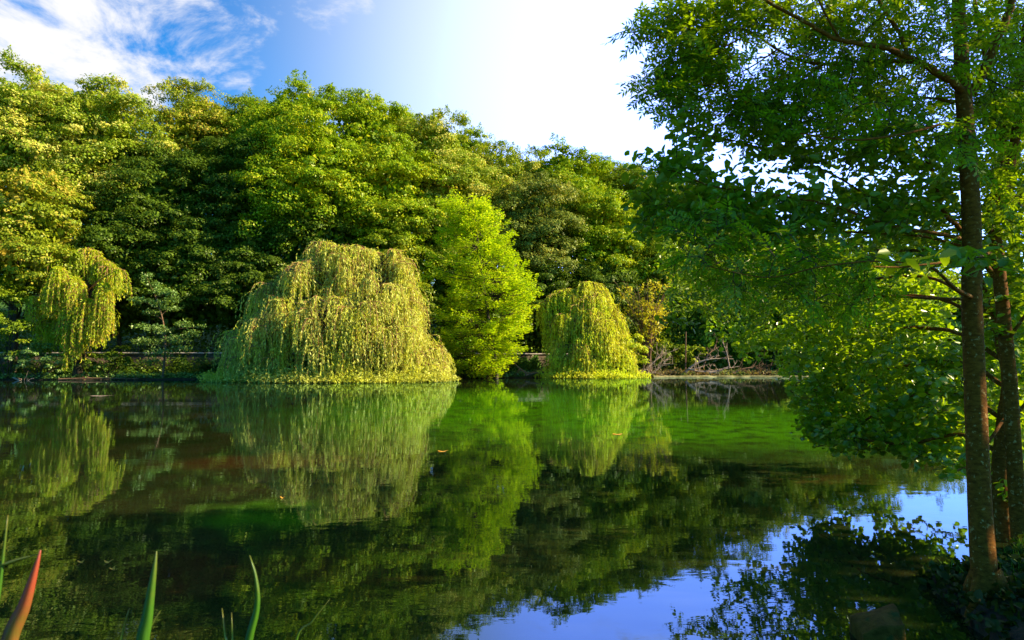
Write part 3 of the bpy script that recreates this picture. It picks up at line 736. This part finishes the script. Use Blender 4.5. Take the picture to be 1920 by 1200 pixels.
# ---------------------------------------------------------------- foreground trees
class Skeleton:
    """limbs traced as world curves; twigs grow from the nearest limb or twig to each leaf position"""
    def __init__(s, k=1.0): s.k = k; s.pos = []; s.tubes = Tubes(); s.main = Tubes(); s.twigs = Tubes(); s.blocked = []
    def limb(s, pts, sides=8, trunk=False, free=0.0):
        """pts: (px, py, Y, width in px)"""
        w_ = np.array([list(P(a, b, Y)) + [wd*s.k/2/F*Y] for a, b, Y, wd in pts]); c = curve(w_, 10)
        if not trunk: c[1:-1, :3] += R.normal(size=(len(c)-2, 3))*np.minimum(.006, c[1:-1, 3:4]*.12)
        (s.main if trunk else s.tubes).add(c[:, :3], c[:, 3], 20 if trunk else sides, .005 if trunk else .012)
        if not trunk or free > 0: s.pos.append(c[int(len(c)*free):, :3])
        return c
    def grow(s, targets):
        pos = np.concatenate(s.pos); t = np.asarray(targets)
        d = np.array([np.min(np.linalg.norm(pos-x, axis=1)) for x in t]); paths = []
        for i in np.argsort(d):
            x = t[i]; dd = np.linalg.norm(pos-x, axis=1); k = int(np.argmin(dd)); a = pos[k]; L0 = dd[k]
            if L0 < .03: continue
            side = R.normal(size=3)*.10*L0
            c = curve([a, a*.62+x*.38 + side + (0, 0, .04*L0), x], 3)
            n = max(3, int(L0/.09)); 
            cc = c
            s.twigs.add(cc, np.linspace(min(.0035+.004*L0, .010), .0014, len(cc)), 3)
            pos = np.vstack([pos, cc[1:]]); paths.append(cc)
        return paths
def in_world(px, py, Y): return P(px, py, Y)
def blob_targets(blobs):
    out = []
    for (px, py, rx, ry, y0, y1, n) in blobs:
        for _ in range(n):
            while True:
                u, v = R.uniform(-1, 1, 2)
                if u*u+v*v < 1: break
            q = P(px+u*rx, py+v*ry, R.uniform(y0, y1))
            if q[2] > .12: out.append(q)
    return np.array(out)
def leaf_sprays(lv, paths, size, per, spacing=.035, aspect=.62, droop=.25, up=.9, rnd=.55):
    for c in paths:
        d = unit((c[-1]-c[-2])[None])[0]; L0 = spacing*per
        seg = np.linalg.norm(np.diff(c, axis=0), axis=1); 
        m = max(3, int(per*R.uniform(.7, 1.3)))
        # alternate leaves along the last stretch, reaching a little past the tip
        u = np.arange(m)/m; p = c[-1] + d*(L0*(u-.75))[:, None]
        hz = np.array((-d[1], d[0], 0)); hz = hz/max(np.linalg.norm(hz), .1)
        sg = np.where(np.arange(m) % 2 == 0, 1, -1)[:, None]
        dd = unit(d*.55 + hz*sg*.85 + np.array((0, 0, -droop)) + R.normal(size=(m, 3))*.4)
        nn = unit(np.array((0, 0, up)) + R.normal(size=(m, 3))*rnd)
        sz = size*R.uniform(.55, 1.25, m); lv.add(p + R.normal(size=(m, 3))*.008, dd, nn, sz, sz*aspect)
def pinnate_sprays(lv, tw, paths, size, per, pairs=5):
    for c in paths:
        d = unit((c[-1]-c[-2])[None])[0]; hz = np.array((-d[1], d[0], 0)); hz = hz/max(np.linalg.norm(hz), .1)
        for k in range(max(2, int(per*R.uniform(.6, 1.4)))):
            b = c[-1] - d*.05*k*R.random(); sg = 1 if k % 2 else -1
            r = unit((d*.7 + hz*sg*R.uniform(.1, 1.0) + R.normal(size=3)*.3 + (0, 0, -.05))[None])[0]
            L0 = R.uniform(.12, .2); q = np.linspace(0, 1, 7); rp = b + r*(q*L0)[:, None] + np.array((0, 0, -1))*(.22*L0*q**2)[:, None]
            tw.add(rp[::2], .0012, 3)
            up = unit((np.array((0, 0, 1.0)) + R.normal(size=3)*.45)[None])[0]; sd_ = unit(np.cross(r, up)[None])[0]; nn = np.cross(sd_, r)
            u = np.repeat(np.linspace(.3, .92, pairs), 2)*6; i0 = np.minimum(u.astype(int), 5); p = rp[i0] + (u-i0)[:, None]*(rp[i0+1]-rp[i0])
            s2 = np.tile([1, -1], pairs)[:, None]; m = len(u)
            dd = unit(sd_*s2 + r*.6 + np.array((0, 0, -.25)) + R.normal(size=(m, 3))*.12)
            sz = size*R.uniform(.8, 1.15, m)
            lv.add(p, dd, unit(nn + R.normal(size=(m, 3))*.2), sz, sz*.34)
            lv.add(rp[-1:], r[None], nn[None], size, size*.34)

# --- 1: the ash with the speckled trunk
A = Skeleton(.76)
trunkA = A.limb([(1866, 1190, 3.72, 70), (1850, 1110, 3.75, 58), (1840, 1000, 3.82, 51), (1833, 850, 3.95, 47), (1827, 700, 4.05, 45), (1822, 560, 4.15, 43), (1822, 430, 4.2, 41), (1815, 300, 4.25, 38), (1806, 170, 4.3, 35), (1800, 60, 4.35, 30), (1794, -60, 4.4, 26), (1785, -260, 4.5, 18), (1780, -420, 4.5, 8)], trunk=True, free=.7)
# root flare
for (dx, dy) in ((-.22, -.1), (.2, -.16), (.05, .25), (-.1, .24), (.26, .12)):
    b = P(1852, 1112, 3.75); A.main.add(curve([b+(0, 0, .12), b+(dx*.45, dy*.45, -.06), b+(dx*1.3, dy*1.3, -.26)], 4), np.linspace(.075, .025, 9), 8, .04)
A.limb([(1808, 175, 4.3, 20), (1784, 152, 4.2, 18), (1720, 116, 4.1, 15), (1660, 90, 4.0, 13), (1572, 74, 3.95, 11), (1512, 42, 3.9, 9), (1448, 8, 3.85, 8), (1380, -40, 3.8, 5)])
A.limb([(1722, 116, 4.1, 12), (1644, 114, 4.3, 10), (1544, 120, 4.4, 9), (1500, 112, 4.4, 7), (1456, 92, 4.4, 6), (1408, 60, 4.4, 5.5), (1356, 44, 4.4, 5), (1325, 0, 4.4, 4)])
A.limb([(1700, 104, 4.1, 11), (1692, 74, 4.2, 10), (1664, 28, 4.3, 9), (1644, -10, 4.4, 8), (1630, -80, 4.5, 5)])
A.limb([(1544, 121, 4.4, 6), (1492, 156, 4.4, 5), (1440, 200, 4.4, 4), (1395, 232, 4.4, 3)])
A.limb([(1575, 74, 3.95, 7), (1555, 40, 3.9, 6), (1535, 0, 3.9, 5), (1520, -40, 3.9, 4)])
A.limb([(1456, 94, 4.4, 4), (1430, 108, 4.4, 3.5), (1370, 110, 4.4, 3), (1330, 90, 4.4, 2.5)])
A.limb([(1560, 122, 4.4, 4), (1600, 80, 4.4, 3), (1640, 40, 4.3, 2.5)])
A.limb([(1822, 175, 4.3, 24), (1850, 120, 4.25, 21), (1872, 70, 4.2, 19), (1895, 10, 4.2, 17), (1910, -60, 4.2, 12)])
A.limb([(1788, 192, 4.3, 9), (1740, 184, 4.4, 7), (1656, 192, 4.5, 5), (1600, 205, 4.6, 4)])
A.limb([(1408, 62, 4.4, 4), (1350, 90, 4.3, 3), (1300, 88, 4.3, 2.5), (1230, 66, 4.3, 2), (1195, 60, 4.3, 1.5)])
A.limb([(1456, 94, 4.4, 4), (1400, 130, 4.3, 3.5), (1330, 160, 4.3, 3), (1250, 150, 4.3, 2), (1215, 150, 4.3, 1.6)])
A.limb([(1440, 200, 4.4, 3.5), (1370, 190, 4.3, 3), (1290, 205, 4.3, 2), (1245, 205, 4.3, 1.6)])
A.limb([(1822, 250, 4.25, 10), (1780, 232, 3.9, 8), (1700, 250, 3.7, 6), (1600, 262, 3.6, 5), (1500, 250, 3.6, 3)])
A.limb([(1825, 560, 4.15, 12), (1790, 540, 3.9, 9), (1740, 500, 3.7, 7), (1640, 490, 3.6, 5), (1540, 500, 3.5, 4), (1440, 520, 3.5, 3), (1330, 500, 3.5, 2)])
tgA = blob_targets([
 (1215, 60, 38, 14, 4.1, 4.5, 16), (1262, 40, 42, 30, 4.1, 4.6, 27), (1330, 40, 60, 55, 4.1, 4.7, 51), (1400, 25, 60, 40, 4.1, 4.8, 45),
 (1235, 150, 38, 30, 4.1, 4.5, 21), (1270, 195, 36, 26, 4.1, 4.5, 18), (1330, 140, 70, 60, 4.1, 4.7, 54), (1290, 100, 50, 30, 4.1, 4.6, 27), (1420, 160, 60, 60, 4.0, 4.7, 39),
 (1520, 20, 90, 50, 4.0, 5.0, 51), (1570, 100, 110, 70, 4.0, 5.2, 90), (1500, 190, 110, 60, 3.9, 5.0, 90), (1400, 215, 60, 40, 4.0, 4.8, 33),
 (1680, 20, 100, 60, 4.0, 5.2, 68), (1690, 150, 100, 70, 4.0, 5.4, 90), (1620, 220, 100, 50, 3.8, 5.2, 63), (1860, 40, 80, 70, 4.6, 5.6, 60), (1860, 160, 80, 60, 4.8, 5.6, 51),
 (1420, 480, 130, 70, 3.4, 4.6, 69), (1560, 520, 100, 60, 3.5, 4.6, 39), (1320, 440, 70, 50, 3.5, 4.6, 27),
 (2050, 60, 140, 200, 4.0, 6.0, 75), (1890, 240, 60, 180, 4.4, 5.8, 110), (1800, 60, 70, 70, 3.7, 4.1, 26), (1790, 250, 60, 60, 3.6, 4.0, 14), (1700, -150, 420, 110, 3.6, 5.6, 195)])
pA = A.grow(tgA)
lvA = Leaves(); pinnate_sprays(lvA, A.twigs, pA, .052, 4.6)
loc = tuple(P(1850, 1110, 4.1)*np.array((1, 1, 0)) + np.array((0, 0, .1)))
tA = thing('ash_tree', loc, 'foreground tree with straight speckled trunk and feathery ash leaves across the top', 'tree')
A.main.build('trunk', M['bark_fg'], tA); A.tubes.build('branch', M['bark_fg'], tA); A.twigs.build('twig', M['twig'], tA); lvA.build('foliage', M['fg_ash'], tA, shape='kite')

# --- 2: the oval-leaved tree behind, with stems forking up to the right
B = Skeleton(.66)
B.limb([(1925, 1080, 4.9, 60), (1905, 900, 5.0, 40), (1893, 720, 5.1, 36), (1882, 600, 5.15, 34), (1870, 480, 5.2, 32), (1862, 400, 5.2, 30), (1888, 330, 5.2, 26), (1905, 250, 5.2, 24), (1912, 150, 5.2, 20), (1925, 30, 5.2, 16), (1935, -120, 5.2, 10)], trunk=True)
B.limb([(1866, 430, 5.2, 20), (1872, 340, 5.3, 18), (1880, 256, 5.3, 16), (1864, 190, 5.3, 15), (1846, 100, 5.3, 13), (1830, 20, 5.3, 11), (1820, -60, 5.3, 7)])
B.limb([(1864, 520, 5.2, 14), (1800, 430, 5.0, 12), (1768, 396, 4.9, 11), (1748, 320, 4.8, 10), (1712, 262, 4.7, 8), (1678, 240, 4.7, 5)])
B.limb([(1862, 460, 5.2, 14), (1770, 440, 4.6, 11), (1660, 420, 4.3, 9), (1560, 385, 4.2, 8), (1450, 365, 4.1, 6), (1340, 350, 4.0, 5), (1260, 320, 3.9, 3)])
B.limb([(1862, 480, 5.2, 12), (1740, 470, 5.8, 9), (1600, 470, 6.8, 7), (1450, 470, 7.6, 5), (1330, 460, 8, 4), (1270, 450, 8, 3)])
B.limb([(1800, 460, 4.9, 8), (1700, 440, 4.8, 7), (1450, 430, 4.6, 5), (1330, 410, 4.5, 4), (1230, 400, 4.5, 3)])
B.limb([(1700, 432, 4.5, 8), (1600, 350, 4.6, 6), (1500, 300, 4.7, 5), (1400, 270, 4.7, 4), (1310, 250, 4.7, 2.5)])
B.limb([(1870, 560, 5.2, 12), (1760, 560, 6.2, 9), (1640, 555, 7.4, 7), (1500, 560, 8.6, 5), (1380, 560, 9, 4), (1320, 570, 9, 2.5)])
B.limb([(1888, 640, 5.1, 10), (1950, 560, 5.0, 8), (2050, 500, 4.8, 6), (2150, 460, 4.8, 4)])
B.limb([(1862, 470, 5.2, 8), (1840, 480, 4.0, 6), (1780, 490, 2.9, 7), (1700, 500, 2.7, 5), (1640, 500, 2.6, 3)])
tgB = blob_targets([
 (1290, 240, 36, 20, 3.9, 4.6, 8), (1245, 305, 55, 24, 3.8, 4.5, 22), (1215, 375, 30, 30, 3.9, 4.6, 15), (1300, 320, 50, 26, 3.9, 4.6, 19), (1330, 265, 40, 20, 4.0, 4.9, 14),
 (1240, 410, 50, 30, 4.0, 4.8, 30), (1330, 390, 80, 38, 3.9, 5.0, 68), (1450, 405, 100, 38, 3.9, 5.2, 97), (1430, 270, 80, 24, 4.2, 5.2, 35), (1560, 300, 90, 30, 4.2, 5.5, 46),
 (1600, 400, 110, 46, 4.0, 5.5, 115), (1700, 280, 90, 50, 4.2, 5.6, 81), (1720, 370, 80, 60, 4.2, 5.6, 81), (1280, 480, 50, 50, 6.8, 9.8, 78), (1290, 560, 45, 38, 6.8, 9.8, 51),
 (1268, 605, 24, 16, 5.0, 5.4, 6), (1400, 520, 110, 60, 6.8, 9.8, 183), (1540, 500, 110, 60, 6.8, 9.8, 171), (1700, 500, 110, 60, 6.8, 9.8, 159), (1400, 590, 80, 30, 6.8, 9.8, 68), (1560, 580, 90, 30, 6.8, 9.8, 78),
 (1900, 420, 50, 260, 5.4, 6.6, 170), (1740, 430, 90, 45, 5, 7.5, 70), (1650, 460, 120, 40, 5.5, 8, 80), (1800, 330, 40, 130, 5.3, 6.5, 50), (1880, 300, 60, 120, 5.3, 6.2, 61), (1880, 450, 60, 80, 4.6, 5.8, 68), (2080, 350, 150, 260, 4.4, 6.5, 70), (1890, 600, 50, 60, 5.0, 5.8, 30)])
pB = B.grow(tgB); lvB = Leaves(); leaf_sprays(lvB, pB, .070, 13, .032, .6)
# a spray of large oval leaves hanging nearest the lens, in front of the speckled trunk
tgn = blob_targets([(1700, 495, 90, 34, 2.7, 3.1, 9), (1800, 490, 60, 30, 2.9, 3.4, 6), (1870, 500, 60, 26, 3.1, 3.6, 5)]); pn = B.grow(tgn); leaf_sprays(lvB, pn, .085, 6, .045, .52)
loc = tuple(P(1925, 1080, 4.9)*np.array((1, 1, 0)) + np.array((0, 0, .1)))
tB = thing('broadleaf_tree', loc, 'foreground tree with dark oval leaves and stems forking behind the speckled trunk', 'tree')
B.main.build('trunk', M['bark_fg'], tB); B.tubes.build('branch', M['bark_fg'], tB); B.twigs.build('twig', M['twig'], tB); lvB.build('foliage', M['fg_oval'], tB, shape='oval')

# --- 3: the alder leaning out of the bank, its low curtain over the water
Cc = Skeleton(.72)
Cc.limb([(1900, 1110, 5.1, 52), (1885, 1020, 5.2, 44), (1876, 900, 5.3, 40), (1884, 800, 5.4, 38), (1893, 715, 5.5, 34), (1880, 650, 5.6, 30), (1855, 585, 5.7, 26), (1838, 530, 5.8, 20), (1822, 440, 5.9, 14), (1810, 380, 6, 8)], trunk=True)
Cc.limb([(1876, 850, 5.35, 12), (1800, 815, 5.6, 9), (1700, 832, 6.0, 7), (1620, 824, 6.4, 5), (1560, 812, 6.9, 4), (1520, 800, 7.3, 3)])
Cc.limb([(1886, 790, 5.4, 13), (1800, 740, 5.8, 10), (1700, 745, 6.4, 8), (1620, 790, 6.8, 6), (1575, 825, 7.0, 4), (1530, 838, 7.2, 2.5)])
Cc.limb([(1892, 730, 5.5, 13), (1800, 680, 6.0, 10), (1680, 690, 7.0, 8), (1580, 720, 8.0, 6), (1510, 735, 8.6, 4)])
Cc.limb([(1888, 680, 5.55, 12), (1780, 620, 6.4, 10), (1660, 620, 7.6, 8), (1550, 650, 8.6, 6), (1450, 680, 9.2, 4)])
Cc.limb([(1870, 620, 5.6, 11), (1760, 560, 6.4, 9), (1640, 560, 7.6, 7), (1520, 590, 8.8, 5), (1410, 625, 9.4, 3)])
Cc.limb([(1856, 590, 5.7, 10), (1740, 520, 6.8, 8), (1600, 530, 8.0, 6), (1480, 560, 9.0, 4)])
Cc.limb([(1880, 830, 5.4, 10), (1920, 760, 5.3, 8), (2000, 700, 5.4, 6), (2080, 680, 5.4, 4)])
Cc.limb([(1886, 780, 5.4, 9), (1830, 860, 4.9, 7), (1790, 885, 4.7, 4)])
tgC = blob_targets([
 (1430, 640, 60, 36, 8.5, 10, 45), (1370, 625, 45, 22, 8.8, 10, 18), (1480, 600, 80, 50, 8, 10, 70), (1530, 680, 80, 56, 7.6, 9.6, 100), (1560, 620, 90, 50, 7.6, 9.6, 80), (1545, 750, 55, 50, 7.2, 8.8, 90),
 (1540, 800, 44, 24, 7.0, 7.8, 40), (1620, 740, 90, 80, 6.6, 9.0, 170), (1600, 660, 90, 60, 7, 9.4, 110), (1700, 620, 100, 60, 6.6, 9.0, 110), (1700, 710, 100, 70, 6.2, 8.6, 140),
 (1630, 815, 100, 26, 6.2, 7.4, 80), (1720, 800, 90, 50, 5.8, 7.4, 110), (1780, 740, 60, 90, 5.4, 7.0, 90), (1740, 852, 60, 18, 5.4, 6.4, 26), (1800, 875, 22, 18, 4.6, 5.2, 6),
 (1700, 560, 130, 50, 7, 9, 80), (1900, 560, 50, 90, 6, 8, 60), (1890, 700, 60, 110, 5.8, 7.6, 130), (1895, 860, 40, 60, 5.6, 7, 50), (2050, 700, 120, 160, 5.0, 7.0, 35), (1900, 960, 26, 40, 5.2, 5.8, 12)])
pC = Cc.grow(tgC); lvC = Leaves(); leaf_sprays(lvC, pC, .078, 12, .034, .80, rnd=.75)
loc = tuple(P(1900, 1110, 5.1)*np.array((1, 1, 0)) + np.array((0, 0, .1)))
tC = thing('alder_tree', loc, 'alder with curved trunk whose low curtain of small round leaves hangs over the water', 'tree')
Cc.main.build('trunk', M['bark_fg'], tC); Cc.tubes.build('branch', M['bark_fg'], tC); Cc.twigs.build('twig', M['twig'], tC); lvC.build('foliage', M['fg_alder'], tC, shape='round')

# unseen tree added outside the frame on the right to keep the trunks shaded
def shade_tree():
    t = thing('broadleaf_tree', (11.5, 3.5, .1), 'unseen tree added beyond the right edge to shade the foreground trunks', 'tree'); lv = Leaves()
    bc = crown_leaves(lv, (11.5, 3.5, 6.8), (1.8, 1.5, 3.2), 14, 11, 36, .22, top_only=-.9); lv.build('crown', M['green'], t)
    tb = Tubes(); tb.add(curve([(11.5, 3.5, -.1), (11.6, 3.6, 4), (11.5, 3.5, 9)], 5), np.linspace(.2, .04, 11), 9)
    for b in bc: tb.add(curve([(11.6, 3.6, 3.6), ((11.6+b[0])/2, (3.6+b[1])/2, b[2]*.55+1.6), b], 4), np.linspace(.07, .02, 9), 5)
    tb.build('trunk', M['bark'], t)
shade_tree()

# ---------------------------------------------------------------- near bank
def grass_patch(name, label, cx, cy, rx, ry, n, h, mat):
    x = cx + R.normal(size=n)*rx; y = cy + R.normal(size=n)*ry; z = ground_z(x, y); k = z > .03; x, y, z = x[k], y[k], z[k]; m = len(x)
    lv = Leaves(); d = unit(R.normal(size=(m, 3))*.45 + (0, 0, 1)); l = h*R.uniform(.5, 1.4, m)
    lv.add(np.stack([x, y, z-.01], 1), d, rdir(m), l, .007); o = lv.build(name, mat); return tag(o, label, None, kind='stuff')
M['ivy'] = leaf_mat('leaf_ivy', (.02, .035, .004), (.05, .08, .006), (.09, .05, .02), c3_amt=.5)
def ivy(label, cx, cy, rx, ry, n, h):
    x = cx + R.normal(size=n)*rx; y = cy + R.normal(size=n)*ry; z = ground_z(x, y); k = (z > -.05); x, y, z = x[k], y[k], z[k]; m = len(x)
    lv = Leaves(); l = R.uniform(.03, .065, m)
    lv.add(np.stack([x, y, z + h*R.random(m)**2], 1), rdir(m), unit(R.normal(size=(m, 3))*.6+(0, -.1, .9)), l, l*.8)
    o = lv.build('ground_ivy', M['ivy'], shape='oval'); tag(o, label, None, kind='stuff')
ivy('dark ivy and leaf litter covering the near bank under the trees', 3.8, 4.0, .75, .7, 12000, .07)
M['grass'] = leaf_mat('grass', (.05, .14, .008), (.12, .26, .012), None, gloss=.02)
grass_patch('grass', 'short bright grass around the foot of the foreground trees', 4.5, 4.3, .7, .45, 8000, .11, M['grass'])
# mossy stone at the water's edge
def rock(label, px, py, Y, sx, sy, sz, mat, rot=-.25):
    import bmesh
    bm = bmesh.new(); bmesh.ops.create_cube(bm, size=1); bmesh.ops.subdivide_edges(bm, edges=bm.edges, cuts=7, use_grid_fill=True)
    rs = np.random.default_rng(11); ks = rs.normal(size=(9, 3))*3.2; ph = rs.uniform(0, 6, 9); am = rs.uniform(.008, .028, 9)
    for v_ in bm.verts:
        c = v_.co; n_ = c.normalized(); c2 = c*.93 + n_*.05; c2.z = min(c2.z, .43)
        c2 = c2 + n_*sum(a*math.sin(c.dot(Vector(k))+p) for k, p, a in zip(ks, ph, am)); v_.co = Vector((c2.x*sx, c2.y*sy, c2.z*sz + c2.x*.08))
    me = bpy.data.meshes.new('stone'); bm.to_mesh(me); bm.free(); me.materials.append(mat)
    for p in me.polygons: p.use_smooth = True
    o = link(bpy.data.objects.new('stone', me)); c = P(px, py, Y); o.location = (c[0], c[1], c[2]); o.rotation_euler = (0, 0, rot); return tag(o, label, 'stone')
M['moss'] = rough_mat('mossy_stone', (.07, .038, .004), (.15, .08, .010), 16, .9, (.03, .05, .008), 7)
rock('squarish mossy stone standing in the water at the lower right', 1648, 1218, 3.35, .21, .22, .36, M['moss'])

# iris blades at the near edge
def blade_mat(name, tipc, reach):
    m = new_mat(name); tcn = N('ShaderNodeTexCoord'); s = N('ShaderNodeSeparateXYZ'); L(tcn.outputs['Generated'], s.inputs[0])
    ns = noise(tcn.outputs['Object'], 14, 3, .6)
    mpn = N('ShaderNodeMapping'); L(tcn.outputs['Object'], mpn.inputs[0]); mpn.inputs['Scale'].default_value = (1, 1, .02)
    st = noise(mpn.outputs[0], 260, 2, .5)
    c = mix_n(st.outputs[0], (.04, .15, .008), (.11, .28, .012))
    c = mix_n(maprange(math_n('ADD', s.outputs[2], math_n('MULTIPLY', ns.outputs[0], .22)), reach, reach+.2), c, tipc)
    di = N('ShaderNodeBsdfDiffuse'); L(c, di.inputs[0]); tr = N('ShaderNodeBsdfTranslucent'); L(c, tr.inputs[0])
    mx = N('ShaderNodeMixShader'); mx.inputs[0].default_value = .45; L(di.outputs[0], mx.inputs[1]); L(tr.outputs[0], mx.inputs[2])
    gl = N('ShaderNodeBsdfGlossy'); gl.inputs['Roughness'].default_value = .35
    mg = N('ShaderNodeMixShader'); mg.inputs[0].default_value = .06; L(mx.outputs[0], mg.inputs[1]); L(gl.outputs[0], mg.inputs[2])
    o = N('ShaderNodeOutputMaterial'); L(mg.outputs[0], o.inputs[0]); return m
M['blade'] = blade_mat('iris_blade', (.30, .22, .02), .99); M['blade_red'] = blade_mat('iris_blade_red', (.55, .10, .04), .86)
def iris(label, Y, blades):
    c = P(blades[0][0][0][0], 1200, Y); gz = float(ground_z(c[0], Y))
    t = thing('iris_plant', (c[0], Y, gz), label, 'iris', 'iris clumps at the near edge')
    for pts, wpx, m in blades:
        # extend below the frame to the ground
        a, b = np.array(pts[0], float), np.array(pts[1], float); w_ = [P(p[0], p[1], Y) for p in pts]
        g0 = np.array((w_[0][0] - (w_[1][0]-w_[0][0])*.5, Y+.05, max(gz, -.1)-.02)); c_ = curve([g0] + [g0*(1-k)+w_[0]*k for k in (.35, .7)] + w_, 9); n = len(c_)
        u = np.linspace(0, 1, n); sl = np.concatenate([[0], np.cumsum(np.linalg.norm(np.diff(c_, axis=0), axis=1))]); sl = sl[-1]-sl; hw = wpx/2/F*Y*np.clip(sl/.2, .01, 1)**.65
        tt = unit(np.gradient(c_, axis=0)); sd_ = unit(np.cross(tt, np.array((.25, 1.0, 0)))); nn = np.cross(sd_, tt)
        v = np.concatenate([c_-sd_*hw[:, None]+nn*.003, c_-nn*hw[:, None]*.22, c_+sd_*hw[:, None]+nn*.003, c_+nn*hw[:, None]*.12])
        f = [(k*n+i, k*n+i+1, ((k+1) % 4)*n+i+1, ((k+1) % 4)*n+i) for k in range(4) for i in range(n-1)]
        o = mesh_obj('leaf', v, np.array(f, dtype=np.int32), M[m], t, smooth=True)
iris('iris clump at the left edge with a wide red tipped blade', 1.15, [([(8, 1240), (45, 1130), (74, 1032)], 44, 'blade_red'), ([(-14, 1200), (-2, 1090), (13, 966)], 12, 'blade'), ([(-30, 1085), (10, 1058), (75, 1038)], 15, 'blade')])
iris('iris clump with one broad upright green blade', 1.2, [([(262, 1240), (275, 1150), (292, 1034)], 34, 'blade'), ([(222, 1240), (230, 1180), (241, 1141)], 13, 'blade'), ([(270, 1215), (285, 1170), (300, 1145)], 6, 'blade')])
iris('iris clump with a slender curved blade near the middle of the bottom edge', 1.25, [([(460, 1240), (480, 1140), (478, 1085), (467, 1042)], 19, 'blade'), ([(426, 1240), (420, 1190), (415, 1141)], 11, 'blade'), ([(434, 1240), (434, 1190), (433, 1149)], 12, 'blade')])
iris('single thin blade leaning right at the bottom edge', 1.3, [([(552, 1215), (585, 1165), (618, 1123)], 7, 'blade')])

# floating dead leaves
M['dead_leaf'] = rough_mat('dead_leaf', (.50, .20, .02), (.70, .34, .04), 20, .2)
def floating_leaf(label, px, py, s, rot, mat='dead_leaf'):
    c = PZ(px, py, .006); n = 14; th = np.linspace(0, 2*math.pi, n, endpoint=False)
    r = s*(.5+.12*np.cos(th*5)+.04*R.normal(size=n)); z = .01*np.cos(th*2)
    x = r*np.cos(th); y = r*.6*np.sin(th); v = np.column_stack([x*math.cos(rot)-y*math.sin(rot), x*math.sin(rot)+y*math.cos(rot), z+.004]); v = np.vstack([v, [[0, 0, .0]]]) + c
    o = mesh_obj('floating_leaf', v, [(i, (i+1) % n, n) for i in range(n)], M[mat], origin=tuple(c)); tag(o, label, 'leaf', 'dead leaves floating on the pond')
floating_leaf('brown leaf floating near the far left bank', 190, 742, .8, .2, 'dead')
floating_leaf('yellow brown leaf floating above the broad iris blade, upper of the pair', 203, 1053, .06, .3)
floating_leaf('yellow brown leaf floating above the broad iris blade, lower of the pair', 210, 1066, .05, 1.2)
floating_leaf('tiny orange leaf floating in the open water below the large willow', 530, 933, .05, .1)
floating_leaf('small dark orange leaf floating beside the yellow brown pair', 152, 1053, .05, .8)
floating_leaf('small brown leaf floating in front of the green algae', 830, 846, .16, .1)
floating_leaf('brown leaf floating in front of the yellow willow reflection', 1158, 814, .22, .1)
